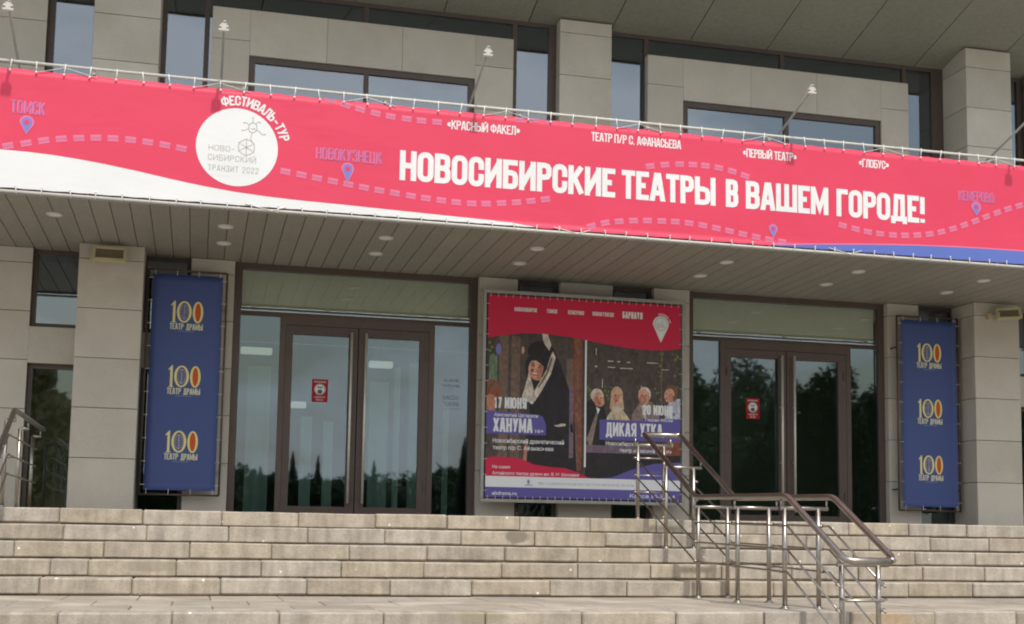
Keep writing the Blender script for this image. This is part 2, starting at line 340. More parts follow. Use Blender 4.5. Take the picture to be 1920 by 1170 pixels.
for ci, (yf, z1) in enumerate(COURSES):
    js = list(JS[ci]) if ci < 6 else [random.uniform(-1.6, -1)]
    while js[0] > XL + .75: js.insert(0, js[0] - .73)
    while js[-1] < XR - .75: js.append(js[-1] + random.choice((.72, .73, .74)))
    js = [XL] + [j for j in js if XL + .2 < j < XR - .2] + [XR]
    for a, b in zip(js, js[1:]):
        dy = random.uniform(-.006, .006)
        block('step_stone', a, b, yf + dy, .36, z1 + random.uniform(-.003, .002), .138 + random.uniform(-.004, .004), stairs, M['step'], random.choice((.003, .004, .006, .008, .014)))
bm = bmesh.new()
for ci, (yf, z1) in enumerate(COURSES):
    y2 = 0.4 if ci < 5 else -4.0
    bm_box(bm, XL + .01, XR - .01, yf + .03 + .0005*ci, y2, -2.0 - .002*ci, z1 - .012)
done(bm, 'stair_core', M['core'], stairs)
# intermediate landing slabs, front to back
land = empty('landing', kind='structure')
rows = [-6.185, -5.62, -4.86, -4.07]
for ri, (a, b) in enumerate(zip(rows, rows[1:])):
    x = XL + [.12, .40, .0][ri]
    off = (-.42 - XL) % .57 if ri != 1 else (-.42 - XL + .28) % .57
    xs = [XL] + [XL + off + .57*k for k in range(0, 40) if XL + off + .57*k < XR - .1] + [XR]
    for p, q in zip(xs, xs[1:]):
        if q - p < .08: continue
        dz = random.uniform(-.003, .003)
        o = box('paving_slab', p + .004, q - .004, a + .004, b - .004, LZ - .05, LZ + dz, M['slab'], land, bevel=.004)
        o.rotation_euler = (random.uniform(-.003, .003), random.uniform(-.003, .003), 0)
# upper landing slabs in front of the doors
uland = empty('entrance_terrace', kind='structure')
for a, b in ((-2.535, -1.72), (-1.72, -.9), (-.9, .10)):
    x = XL
    while x < XR - .1:
        q = min(x + 1.14, XR)
        box('paving_slab', x + .004, q - .004, a + .004, b - .004, -.05, random.uniform(-.003, 0), M['slab'], uland, bevel=.004)
        x = q

# ------------------------------------------------------------------ theatre building
bld = empty('theatre_building', 'grey limestone theatre front with brown glazed doors, wide canopy and deep roof overhang', 'building')
ZS = 3.022
def frame_bars(bm, x0, x1, z0, z1, yf, w=.06, dep=.07, mulls=(), rails=(), wl_=None, wr=None):
    a = w if wl_ is None else wl_; c = w if wr is None else wr
    bm_box(bm, x0, x0 + a, yf, yf + dep, z0, z1)
    bm_box(bm, x1 - c, x1, yf, yf + dep, z0, z1)
    bm_box(bm, x0 + a, x1 - c, yf + .002, yf + dep, z1 - w, z1)
    bm_box(bm, x0 + a, x1 - c, yf + .002, yf + dep, z0, z0 + w)
    for m in mulls: bm_box(bm, m - .03, m + .03, yf + .003, yf + dep - .002, z0 + w, z1 - w)
    for r in rails: bm_box(bm, x0 + a, x1 - c, yf + .004, yf + dep - .003, r - .03, r + .03)
def pane(x0, x1, z0, z1, y, parent, mat):
    o = box('pane', x0, x1, y, y + .01, z0, z1, mat, parent)
    o.rotation_euler = (random.uniform(-.003, .003), 0, random.uniform(-.003, .003)); return o
def window(x0, x1, z0, z1, yf, mulls=(), w=.06, mat='glassup', name='window', **k):
    wdw = empty(name, parent=bld)
    bm = bmesh.new(); frame_bars(bm, x0, x1, z0, z1, yf, w, mulls=mulls, **k); done(bm, 'frame', M['brown'], wdw)
    a = k.get('wl_') or w; c = k.get('wr') or w
    xs = [x0 + a - .012] + sorted(mulls) + [x1 - c + .012]
    for i, (p, q) in enumerate(zip(xs, xs[1:])):
        pane(p + (.02 if i else 0), q - (.02 if i < len(xs)-2 else 0), z0 + w - .012, z1 - w + .012, yf + .03, wdw, M[mat])
    return wdw
def wall_piece(name, x0, x1, z0, z1, yf, yb=.25, xc=(), zc=LOWZ, sides=''):
    """masonry core with its cladding panels; sides L/R get panels on the return faces"""
    o = box(name, x0 + .03, x1 - .03, yf + .034, yb, z0, z1, M['core'], bld)
    base = o.location.copy()
    r = empty.__call__  # noqa
    zs = [z0] + [c for c in zc if z0 + .03 < c < z1 - .03] + [z1]
    xs = [x0] + [c for c in xc if x0 + .05 < c < x1 - .05] + [x1]
    for a, b in zip(xs, xs[1:]):
        for c, d in zip(zs, zs[1:]):
            j = random.uniform(-.0015, .0015)
            p = box('stone_panel', a + (.0035 if a > x0 else 0), b - (.0035 if b < x1 else 0), yf + j, yf + .033, c + .0035, d - .0035, M['clad'], None, bevel=.0025)
            p.location -= base; p.parent = o
    if yb - yf > .12:
        for s in sides:
            xx = (x0, x0 + .029) if s == 'L' else (x1 - .029, x1)
            for c, d in zip(zs, zs[1:]):
                p = box('stone_panel', xx[0], xx[1], yf + .036, yb - .002, c + .0035, d - .0035, M['clad'], None, bevel=.0025)
                p.location -= base; p.parent = o
    return o
# --- lower storey
wall_piece('wall', -4.4, -1.91, 0, ZS, 0, xc=(-3.75, -2.85), zc=LOWZ)
wall_piece('wall', 11.22, 13.4, 0, ZS, 0, xc=(12.1,), zc=LOWZ)
wall_piece('pier', -1.371, -.672, 0, ZS, -.45, sides='LR')
wall_piece('pier', 9.985, 10.67, 0, ZS, -.45, sides='LR')
for (a, b) in ((-1.91, -1.34), (-.70, -.155), (9.42, 10.02), (10.64, 11.22)):
    wall_piece('spandrel', a, b, 1.69, 2.115, .0 if a < -1.5 or a > 10.5 else .02, zc=())
    window(a, b, 2.115, ZS, .09, w=.05)
    window(a, b, 0.0, 1.69, .09, w=.05, mat='glass')
for (a, b) in ((-.155, .346), (3.318, 3.804), (4.361, 5.054), (5.611, 6.10), (8.95, 9.42)):
    wall_piece('pier', a, b, 0, ZS, 0, sides='LR')
for (a, b) in ((3.804, 4.361), (5.054, 5.611)):
    window(a, b, 0.0, ZS, .10, w=.05, mat='glass')

def lettering(text, size, bold=0.0, cx=1.0):
    cu = bpy.data.curves.new('t', 'FONT'); cu.body = text; cu.size = size; cu.offset = bold
    cu.resolution_u = 2; cu.fill_mode = 'FRONT'
    o = bpy.data.objects.new('t', cu); COL.objects.link(o)
    me = bpy.data.meshes.new_from_object(o)
    out = [[(me.vertices[v].co.x * cx, me.vertices[v].co.y) for v in p.vertices] for p in me.polygons]
    bpy.data.objects.remove(o); bpy.data.curves.remove(cu); bpy.data.meshes.remove(me)
    return out
# stroke alphabet: condensed capitals.  a,b in 0..1 of centreline box
def rr(x0, y0, x1, y1, rx=.42, ry=.20, close=True, a0=0, a1=360):
    pts = []
    cs = [(x1-rx, y1-ry, 0), (x0+rx, y1-ry, 90), (x0+rx, y0+ry, 180), (x1-rx, y0+ry, 270)]
    for cx, cy, s in cs:
        for k in range(5):
            t = math.radians(s + 22.5*k); pts.append((cx + rx*math.cos(t), cy + ry*math.sin(t)))
    return pts
def gl():
    G = {}
    O = rr(0, 0, 1, 1)
    G['О'] = G['O'] = (.40, [('c', O)])
    cc = rr(0, 0, 1, 1)
    G['С'] = G['C'] = (.39, [('o', [(1, .70)] + cc[0:20] + [(1, .30)])])
    G['Н'] = (.41, [('o', [(0,0),(0,1)]), ('o', [(1,0),(1,1)]), ('n', [(0,.5),(1,.5)])])
    P = [(0,1),(.55,1),(.85,.97),(1,.87),(1,.63),(.85,.53),(.55,.5),(0,.5)]
    G['Р'] = (.38, [('o', [(0,0),(0,1)]), ('n', P)])
    G['В'] = (.40, [('o', [(0,0),(0,1)]), ('n', [(0,1),(.6,1),(.88,.96),(.95,.87),(.95,.66),(.85,.56),(.6,.52)]), ('n', [(0,.52),(.6,.52),(.9,.47),(1,.37),(1,.13),(.88,.04),(.6,0),(0,0)])])
    G['И'] = (.43, [('o', [(0,0),(0,1)]), ('o', [(1,0),(1,1)]), ('n', [(0.02,.06),(.98,.94)])])
    G['Й'] = (.43, G['И'][1] + [('n', [(.25,1.22),(.4,1.15),(.6,1.15),(.75,1.22)])])
    G['Б'] = (.39, [('o', [(.95,1),(0,1),(0,0)]), ('n', [(0,0),(.6,0),(.88,.04),(1,.13),(1,.42),(.88,.53),(.6,.57),(0,.57)])])
    G['К'] = (.41, [('o', [(0,0),(0,1)]), ('n', [(.1,.45),(1,1.07)]), ('n', [(.3,.62),(1.05,-.07)])])
    G['Е'] = (.35, [('o', [(1,1),(0,1),(0,0),(1,0)]), ('n', [(0,.51),(.9,.51)])])
    G['Т'] = (.37, [('o', [(0,1),(1,1)]), ('o', [(.5,.98),(.5,0)])])
    G['А'] = (.42, [('n', [(-.06,-.2),(.46,1.2)]), ('n', [(1.06,-.2),(.54,1.2)]), ('n', [(.18,.24),(.82,.24)])])
    G['Ы'] = (.58, [('o', [(0,0),(0,1)]), ('o', [(1,0),(1,1)]), ('n', [(0,.58),(.38,.58),(.58,.53),(.66,.44),(.66,.13),(.58,.04),(.38,0),(0,0)])])
    G['Ь'] = (.38, [('o', [(0,0),(0,1)]), ('n', [(0,.58),(.6,.58),(.88,.53),(1,.44),(1,.13),(.88,.04),(.6,0),(0,0)])])
    G['Ш'] = (.62, [('o', [(0,1),(0,0),(1,0),(1,1)]), ('o', [(.5,1),(.5,.03)])])
    G['Ц'] = (.46, [('o', [(0,1),(0,0),(.82,0),(.82,1)]), ('n', [(.82,0),(1,0),(1,-.2)])])
    G['М'] = (.52, [('o', [(0,0),(0,1)]), ('o', [(1,0),(1,1)]), ('n', [(.03,1.0),(.5,.15),(.97,1.0)])])
    G['Г'] = (.33, [('o', [(1,1),(0,1),(0,0)])])
    G['П'] = (.41, [('o', [(0,0),(0,1),(1,1),(1,0)])])
    G['Л'] = (.42, [('o', [(1,0),(1,1),(.28,1),(.22,.2),(.12,.02),(-.02,0)])])
    G['Д'] = (.47, [('n', [(-.02,-.22),(-.02,0),(1.02,0),(1.02,-.22)]), ('n', [(.16,0),(.26,1),(.84,1),(.84,0)])])
    G['У'] = (.40, [('n', [(-.06,1.2),(.5,.35)]), ('n', [(1.06,1.2),(.5,.35),(.36,.05),(.1,0)])])
    G['Ф'] = (.52, [('c', rr(0, .18, 1, .84, .3, .2)), ('o', [(.5,0),(.5,1)])])
    G['З'] = (.38, [('n', [(0,.72),(.02,.9),(.2,1),(.8,1),(.98,.9),(.98,.62),(.8,.53),(.45,.53)]), ('n', [(.45,.53),(.82,.5),(1,.4),(1,.1),(.8,0),(.2,0),(0,.1),(0,.28)])])
    G['Я'] = (.40, [('o', [(1,0),(1,1)]), ('n', [(1,1),(.4,1),(.12,.96),(0,.87),(0,.62),(.12,.53),(.4,.5),(1,.5)]), ('n', [(.6,.5),(0,-.05)])])
    G['Ю'] = (.60, [('o', [(0,0),(0,1)]), ('n', [(0,.5),(.4,.5)]), ('c', rr(.38, 0, 1, 1, .26, .2))])
    G['Х'] = (.42, [('n', [(-.02,-.06),(1.02,1.06)]), ('n', [(-.02,1.06),(1.02,-.06)])])
    G['Э'] = (.38, [('n', [(0,.72),(.02,.9),(.2,1),(.8,1),(1,.88),(1,.12),(.8,0),(.2,0),(.02,.1),(0,.28)]), ('n', [(.35,.52),(1,.52)])])
    G['!'] = (.15, [('n', [(.5,1.08),(.5,.30)]), ('n', [(.5,.08),(.5,-.09)])])
    G['.'] = (.15, [('n', [(.5,.08),(.5,-.09)])])
    G['-'] = (.28, [('n', [(0,.45),(1,.45)])])
    G['–'] = (.40, [('n', [(0,.45),(1,.45)])])
    G['/'] = (.36, [('n', [(0,-.05),(1,1.05)])])
    G['«'] = (.34, [('n', [(.45,.75),(0,.5),(.45,.25)]), ('n', [(1,.75),(.55,.5),(1,.25)])])
    G['»'] = (.34, [('n', [(.55,.75),(1,.5),(.55,.25)]), ('n', [(0,.75),(.45,.5),(0,.25)])])
    G['1'] = (.26, [('o', [(0,.86),(.3,.9),(.6,1),(.6,0)])])
    G['2'] = (.38, [('n', [(0,.72),(0,.9),(.2,1),(.8,1),(1,.9),(1,.68),(.05,.12),(0,0),(1.08,0)])])
    G['7'] = (.36, [('n', [(-.1,1),(1,1),(.4,-.08)])])
    G['0'] = G['О']
    G['+'] = (.36, [('n', [(0,.45),(1,.45)]), ('n', [(.5,.2),(.5,.7)])])
    G[' '] = (.17, [])
    return G
GL = gl()
def stroke_poly(pts, t, closed=False, ext=0.0):
    """thick polyline -> list of quads"""
    pts = [Vector(p) for p in pts]
    if not closed and ext:
        pts[0] = pts[0] - (pts[1]-pts[0]).normalized()*ext; pts[-1] = pts[-1] + (pts[-1]-pts[-2]).normalized()*ext
    n = len(pts); L_ = []; R_ = []
    for i, p in enumerate(pts):
        a = pts[i-1] if (i > 0 or closed) else None; b = pts[(i+1) % n] if (i < n-1 or closed) else None
        d1 = (p-a).normalized() if a is not None else None; d2 = (b-p).normalized() if b is not None else None
        if d1 is None: d1 = d2
        if d2 is None: d2 = d1
        nn = Vector((-(d1+d2).y, (d1+d2).x))
        if nn.length < 1e-6: nn = Vector((-d1.y, d1.x))
        nn.normalize(); k = nn.dot(Vector((-d1.y, d1.x))); k = 1/max(k, .42)
        L_.append(p + nn*t/2*k); R_.append(p - nn*t/2*k)
    out = []
    for i in range(n if closed else n-1):
        j = (i+1) % n; out.append([tuple(L_[i]), tuple(R_[i]), tuple(R_[j]), tuple(L_[j])])
    return out
def clip_y(poly, y, sgn):
    out = []
    for i, a in enumerate(poly):
        b = poly[(i+1) % len(poly)]; da, db = (a[1]-y)*sgn, (b[1]-y)*sgn
        if da >= 0: out.append(a)
        if (da >= 0) != (db >= 0):
            k = da/(da-db); out.append((a[0] + (b[0]-a[0])*k, a[1] + (b[1]-a[1])*k))
    return out
def glyph(ch, h, sx, t):
    """-> (advance width, [[quads] per stroke]) in metres; t is stroke as a share of h"""
    w, st = GL.get(ch, GL['-'])
    tw = t*h; W = w*h*sx; res = []
    for kind, pts in st:
        q = [(tw/2 + a*(W-tw), tw/2 + b*(h-tw)) for a, b in pts]
        quads = stroke_poly(q, tw, kind == 'c', tw/2 if kind == 'o' else 0)
        if ch not in 'ЙЦД':
            quads = [c for c in (clip_y(clip_y(qd, 0, 1), h, -1) for qd in quads) if len(c) > 2]
        res.append(quads)
    return W, res

class Print:
    """flat print laid on a cloth: polygons in cloth metres (u across, v up) on stacked layers"""
    def __init__(s, step=0.0012): s.p = []; s.mats = []; s.step = step
    def mi(s, m):
        if m not in s.mats: s.mats.append(m)
        return s.mats.index(m)
    def poly(s, pts, ink_, layer): s.p.append((pts, s.mi(V[ink_]), layer))
    def rect(s, x0, z0, x1, z1, i, l): s.poly([(x0,z0),(x1,z0),(x1,z1),(x0,z1)], i, l)
    def disc(s, cx, cz, rx, rz, i, l, n=28, rot=0):
        c, q = math.cos(rot), math.sin(rot)
        s.poly([(cx + rx*math.cos(2*math.pi*k/n)*c - rz*math.sin(2*math.pi*k/n)*q, cz + rx*math.cos(2*math.pi*k/n)*q + rz*math.sin(2*math.pi*k/n)*c) for k in range(n)], i, l)
    def line(s, pts, t, i, l, closed=False):
        for q in stroke_poly(pts, t, closed): s.poly(q, i, l)
    def ring(s, cx, cz, r, t, i, l, n=24, rz=None):
        rz = rz or r
        s.line([(cx + r*math.cos(2*math.pi*k/n), cz + rz*math.sin(2*math.pi*k/n)) for k in range(n)], t, i, l, True)
    def caps(s, text, x0, x1, z0, h, t, i, l, track=.035):
        """fit capitals between x0 and x1"""
        ws = [GL.get(c, GL['-'])[0] for c in text]; tr = track*h
        sx = (x1 - x0 - tr*(len(text)-1)) / (sum(ws)*h)
        x = x0
        for c in text:
            W, st = glyph(c, h, sx, t)
            for k, q4 in enumerate(st):
                for q in q4: s.poly([(x+a, z0+b) for a, b in q], i, l + .22*k)
            x += W + tr
    def arc(s, text, cx, cz, r, a0, a1, h, t, i, l, sx=1.0):
        tot = sum(GL[c][0]*h*sx for c in text) + .04*h*(len(text)-1); x = 0
        for c in text:
            W, st = glyph(c, h, sx, t)
            am = a0 + (a1-a0)*(x + W/2)/tot; th = math.radians(am)
            ox, oz = cx + r*math.cos(th), cz + r*math.sin(th); ux, uz = math.sin(th), -math.cos(th); vx, vz = math.cos(th), math.sin(th)
            for k, q4 in enumerate(st):
                for q in q4: s.poly([(ox + (a-W/2)*ux + b*vx, oz + (a-W/2)*uz + b*vz) for a, b in q], i, l + .22*k)
            x += W + .04*h
    def text(s, body, x0, x1, z0, h, i, l, bold=0.0):
        ps = lettering(body, 1.0, bold)
        if not ps: return
        mn = min(v[0] for p in ps for v in p); mxx = max(v[0] for p in ps for v in p)
        k = (x1-x0)/(mxx-mn)
        for p in ps: s.poly([(x0 + (a-mn)*k, z0 + b*h/.73) for a, b in p], i, l)
    def build(s, name, y, cloth, parent, disp=None, grid=None, extra_y=.002):
        """cloth: (x0,x1,z0,z1,nx,nz,ink) base sheet, then all print on it; one mesh"""
        x0, x1, z0, z1, nx, nz, ik = cloth
        bm = bmesh.new(); m0 = s.mi(V[ik])
        for pts, m, l in s.p:
            vs = [bm.verts.new((a, -(extra_y + l*s.step), b)) for a, b in pts]
            try: fc = bm.faces.new(vs)
            except ValueError: continue
            fc.material_index = m
            if fc.normal.length == 0: fc.normal_update()
        bm.normal_update()
        for fc in bm.faces:
            if fc.normal.y > 0: fc.normal_flip()
        # trim to cloth
        for co, no in (((x0,0,0),(-1,0,0)), ((x1,0,0),(1,0,0)), ((0,0,z0),(0,0,-1)), ((0,0,z1),(0,0,1))):
            bmesh.ops.bisect_plane(bm, geom=bm.verts[:]+bm.edges[:]+bm.faces[:], plane_co=co, plane_no=no, clear_outer=True, dist=1e-6)
        if grid:
            x = x0 + grid
            while x < x1:
                bmesh.ops.bisect_plane(bm, geom=bm.verts[:]+bm.edges[:]+bm.faces[:], plane_co=(x,0,0), plane_no=(1,0,0), dist=1e-6); x += grid
            z = z0 + grid
            while z < z1:
                bmesh.ops.bisect_plane(bm, geom=bm.verts[:]+bm.edges[:]+bm.faces[:], plane_co=(0,0,z), plane_no=(0,0,1), dist=1e-6); z += grid
        gv = [[bm.verts.new((x0 + (x1-x0)*i/nx, 0, z0 + (z1-z0)*j/nz)) for i in range(nx+1)] for j in range(nz+1)]
        for j in range(nz):
            for i in range(nx):
                fc = bm.faces.new((gv[j][i], gv[j][i+1], gv[j+1][i+1], gv[j+1][i])); fc.material_index = m0; fc.smooth = True
        # back skin gives the cloth thickness
        bv = [[bm.verts.new((x0 + (x1-x0)*i/nx, .004, z0 + (z1-z0)*j/nz)) for i in range(nx+1)] for j in range(nz+1)]
        for j in range(nz):
            for i in range(nx):
                fc = bm.faces.new((bv[j][i], bv[j+1][i], bv[j+1][i+1], bv[j][i+1])); fc.material_index = m0; fc.smooth = True
        for vs in (gv, bv):
            pass
        for i in range(nx):
            for j in (0, nz):
                fc = bm.faces.new((gv[j][i], gv[j][i+1], bv[j][i+1], bv[j][i])); fc.material_index = m0
        for j in range(nz):
            for i in (0, nx):
                fc = bm.faces.new((gv[j][i], gv[j+1][i], bv[j+1][i], bv[j][i])); fc.material_index = m0
        if disp:
            for v in bm.verts:
                dy, dz = disp(v.co.x, v.co.z); v.co.y += dy; v.co.z += dz
        for v in bm.verts: v.co.y += y
        bm.normal_update()
        me = bpy.data.meshes.new(name); bm.to_mesh(me); bm.free()
        return link(name, me, s.mats, parent)

# --- entrance doors
def notice(x, z, y, parent, w=.19, h=.275):
    P = Print(.0006)
    P.text('ВНИМАНИЕ', x-.07, x+.07, z+.095, .022, 'white', 1, .01)
    P.disc(x, z+.015, .068, .068, 'white', 1)
    P.ring(x, z+.015, .060, .006, 'ink', 2, 20)
    P.disc(x, z-.012, .03, .027, 'ink', 2, 14); P.poly([(x-.035,z+.03),(x+.035,z+.03),(x+.028,z+.045),(x-.028,z+.045)], 'ink', 2)
    P.text('НАДЕНЬТЕ', x-.065, x+.065, z-.088, .020, 'white', 1, .01)
    P.text('МАСКУ', x-.042, x+.042, z-.121, .020, 'white', 1, .01)
    return P.build('notice', y, (x-w/2, x+w/2, z-h/2, z+h/2, 1, 1, 'sign_red'), parent, extra_y=.001)
def door_unit(x0, x1, c, nx, extra_sign):
    sur = empty('door_surround', parent=bld)
    y = .10; d = .09
    bm = bmesh.new()
    bm_box(bm, x0, x0+.09, y, y+d, 0, ZS); bm_box(bm, x1-.09, x1, y, y+d, 0, ZS)
    bm_box(bm, x0+.09, x1-.09, y+.002, y+d, 2.95, ZS)
    bm_box(bm, x0+.09, x1-.09, y-.004, y+d, 2.40, 2.45)
    bm_box(bm, c-.94, c-.875, y+.001, y+d, 0, 2.40); bm_box(bm, c+.875, c+.94, y+.001, y+d, 0, 2.40)
    bm_box(bm, c-.875, c+.875, y+.001, y+d, 2.305, 2.40)
    bm_box(bm, x0+.09, c-.94, y+.003, y+d, 0, .05); bm_box(bm, c+.94, x1-.09, y+.003, y+d, 0, .05)
    done(bm, 'frame', M['brown'], sur)
    tube('rail_trim', [(x0+.09, y-.006, 2.42), (x1-.09, y-.006, 2.42)], .004, M['brown'], sur, 6)
    tr = empty('transom_window', parent=bld); pane(x0+.08, x1-.08, 2.445, 2.955, y+.03, tr, M['glasstr'])
    bmq = bmesh.new(); nq = int((x1-x0-.2)/.045); lo = []; hi = []
    for iq in range(nq+1):
        xq = x0 + .1 + (x1-x0-.2)*iq/nq; yq = y + .11 + random.uniform(-.006, .006) + .006*(iq % 2)
        lo.append(bmq.verts.new((xq, yq, 2.515))); hi.append(bmq.verts.new((xq, yq, 2.99)))
    for iq in range(nq): bmq.faces.new((lo[iq], lo[iq+1], hi[iq+1], hi[iq])).smooth = True
    done(bmq, 'pleated_blind', M['blind'], tr, recalc=False)
    for a, b in ((x0+.08, c-.932), (c+.932, x1-.08)):
        s = empty('sidelight', parent=bld); o = pane(a, b, .04, 2.405, y+.03, s, M['glass'])
        if extra_sign and a > c:
            P = Print(.0005); mx_ = (a+b)/2
            P.text('АЛТАЙСКИЙ', mx_-.09, mx_+.09, 1.70, .035, 'textgrey', 1, .01)
            P.text('ТЕАТР ДРАМЫ', mx_-.11, mx_+.11, 1.635, .035, 'textgrey', 1, .01)
            P.rect(mx_-.06, 1.60, mx_+.06, 1.603, 'textgrey', 1)
            P.text('КАССА', mx_-.10, mx_+.10, 1.48, .05, 'textgrey', 1, .01)
            P.text('ТЕАТРА', mx_-.10, mx_+.10, 1.40, .05, 'textgrey', 1, .01)
            P.rect(mx_-.11, 1.365, mx_+.11, 1.369, 'textgrey', 1)
            bm2 = bmesh.new()
            for pts, m_, l_ in P.p:
                try: bm2.faces.new([bm2.verts.new((p, y+.028, q)) for p, q in pts])
                except ValueError: pass
            done(bm2, 'glass_lettering', V['textgrey'], s, recalc=False)
    for s in (-1, 1):
        dr = empty('entrance_door', parent=bld)
        a, b = (c-.872, c-.006) if s < 0 else (c+.006, c+.872)
        bm = bmesh.new(); st = .105 if s < 0 else .12
        wl_, wr = (.085, .105) if s < 0 else (.105, .115)
        bm_box(bm, a, a+wl_, y+.005, y+.075, .02, 2.30); bm_box(bm, b-wr, b, y+.005, y+.075, .02, 2.30)
        bm_box(bm, a+wl_, b-wr, y+.007, y+.075, 2.195, 2.30); bm_box(bm, a+wl_, b-wr, y+.007, y+.075, .02, .13)
        # hinges
        hx = a+.03 if s < 0 else b-.03
        for hz in (.4, 2.0): bm_box(bm, hx-.012, hx+.012, y-.010, y+.005, hz-.05, hz+.05)
        done(bm, 'leaf_frame', M['brown'], dr)
        pane(a+wl_-.01, b-wr+.01, .12, 2.205, y+.035, dr, M['glass'])
        px_ = c + s*.088
        bm = bmesh.new(); bm_tube(bm, [(px_, y-.06, .17), (px_, y-.06, 2.235)], .016, 10)
        for hz in (.20, .82, 1.55, 2.20): bm_tube(bm, [(px_, y-.05, hz), (px_, y+.006, hz)], .010, 8)
        done(bm, 'pull_handle', M['handle'], dr)
        if s < 0: notice(nx, 1.525, y + .033, dr)
door_unit(.346, 3.318, 1.845, 1.40, True)
door_unit(6.10, 8.95, 7.51, 7.04, False)

# --- interior seen through the glass
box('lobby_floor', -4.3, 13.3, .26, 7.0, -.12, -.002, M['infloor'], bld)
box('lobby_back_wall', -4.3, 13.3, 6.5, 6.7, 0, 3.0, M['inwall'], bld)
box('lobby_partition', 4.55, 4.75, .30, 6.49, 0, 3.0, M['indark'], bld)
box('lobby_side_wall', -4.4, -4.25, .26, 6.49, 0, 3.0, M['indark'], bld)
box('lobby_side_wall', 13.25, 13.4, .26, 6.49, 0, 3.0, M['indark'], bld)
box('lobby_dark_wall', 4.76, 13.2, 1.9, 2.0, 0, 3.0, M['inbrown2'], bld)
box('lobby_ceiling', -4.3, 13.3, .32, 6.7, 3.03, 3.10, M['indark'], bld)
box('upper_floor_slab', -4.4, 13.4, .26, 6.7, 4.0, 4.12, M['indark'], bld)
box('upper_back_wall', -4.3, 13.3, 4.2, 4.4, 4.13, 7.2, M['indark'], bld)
def curtain(x0, x1, y, z0, z1, parent=bld):
    bm = bmesh.new(); n = int((x1-x0)/.03); lo = []; hi = []
    for i in range(n+1):
        x = x0 + (x1-x0)*i/n; yy = y + .025*math.sin(i*1.35) + .01*math.sin(i*.47)
        lo.append(bm.verts.new((x, yy, z0))); hi.append(bm.verts.new((x, yy, z1)))
    for i in range(n): bm.faces.new((lo[i], lo[i+1], hi[i+1], hi[i])).smooth = True
    return done(bm, 'curtain', M['curtain'], parent, recalc=False)
for cx0, cx1, cz in ((.56, .84, 1.85), (1.22, 1.36, 1.25), (1.50, 1.62, 1.2), (2.06, 2.30, 1.72), (2.37, 2.45, 1.92), (2.56, 2.72, 1.98), (3.0, 3.08, 1.5)):
    curtain(cx0, cx1, .62, .05, cz)
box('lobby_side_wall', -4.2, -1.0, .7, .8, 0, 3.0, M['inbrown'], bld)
m_em = bpy.data.materials.new("lit_tube"); m_em.use_nodes = True
m_em.node_tree.nodes['Principled BSDF'].inputs['Emission Color'].default_value = (1, .97, .88, 1)
m_em.node_tree.nodes['Principled BSDF'].inputs['Emission Strength'].default_value = 0.5
for k, (x, yy, z, w, lb) in enumerate(((.796, 4.2, 2.53, .46, 'lit ceiling tube seen through the left sidelight of the left doors'),
                                 (2.67, 4.2, 2.41, .36, 'lit ceiling tube seen through the right leaf of the left doors'),
                                 (1.53, 5.4, 1.86, .24, 'dim lit ceiling tube low behind the notice on the left door'))):
    r = empty('ceiling_light', lb, 'ceiling light', 'lit tubes inside the lobby', loc=(x, yy, z))
    box('lamp_tube', -w/2, w/2, -.06, .06, -.05, .05, m_em, r, bevel=.015)
    box('hanger', -.01, .01, -.01, .01, .03, 3.03 - z, M['indark'], r)

# --- canopy
can = empty('canopy', parent=bld)
CX0, CX1, CYF = -4.4, 13.4, -2.66
box('canopy_slab', CX0, CX1, CYF + .05, .0, ZS + .02, 4.12, M['core'], can)
bm = bmesh.new(); bm_box(bm, -.0925, .0925, CYF + .03, .098, ZS, ZS + .016)
bmesh.ops.bevel(bm, geom=[e for e in bm.edges if abs(e.verts[0].co.y - e.verts[1].co.y) > 1], offset=.004, segments=1, affect='EDGES')
bmesh.ops.recalc_face_normals(bm, faces=bm.faces)
pm = bpy.data.meshes.new('soffit_plank'); bm.to_mesh(pm); bm.free(); pm.materials.append(M['plank'])
x = CX0 + .1
while x < CX1 - .05:
    o = bpy.data.objects.new('soffit_plank', pm); COL.objects.link(o); o.location = (x, 0, random.uniform(0, .0015)); o.parent = can
    x += .192
box('fascia', CX0, CX1, CYF, CYF + .029, ZS - .01, 4.16, M['plank'], can)
box('coping', CX0, CX1, CYF - .02, -.0, 4.161, 4.19, M['greypipe'], can)

# --- upper storey
UZ0 = 4.12; UZT = 6.47
def slope(y): return UZT - .25*y
wall_piece('wall', -4.4, -1.90, UZ0, 6.45, 0, xc=(-3.6, -2.75), zc=UPZ)
wall_piece('pier', -1.344, -.615, UZ0, 6.55, -.45, zc=UPZ, sides='LR')
wall_piece('pier', 4.30, 4.995, UZ0, 6.455, -.05, zc=UPZ, sides='LR')
wall_piece('pier', 9.94, 10.635, UZ0, 6.55, -.45, zc=UPZ, sides='LR')
wall_piece('wall', 11.2, 13.4, UZ0, 6.45, 0, xc=(12.2,), zc=UPZ)
for a, b, wl_, wr in ((-1.90, -1.345, .075, .05), (10.635, 11.2, .06, .075)):
    window(a, b, UZ0, 6.43, .12, w=.05, wl_=wl_, wr=wr)
window(-.615, 3.74 + .56, UZ0, 6.445, .13, w=.06, mulls=(-.09, 1.83, 3.745), wl_=.06, wr=.10)
window(4.995, 9.94, UZ0, 6.445, .13, w=.06, mulls=(5.535, 7.49, 9.335), wl_=.04, wr=.18)
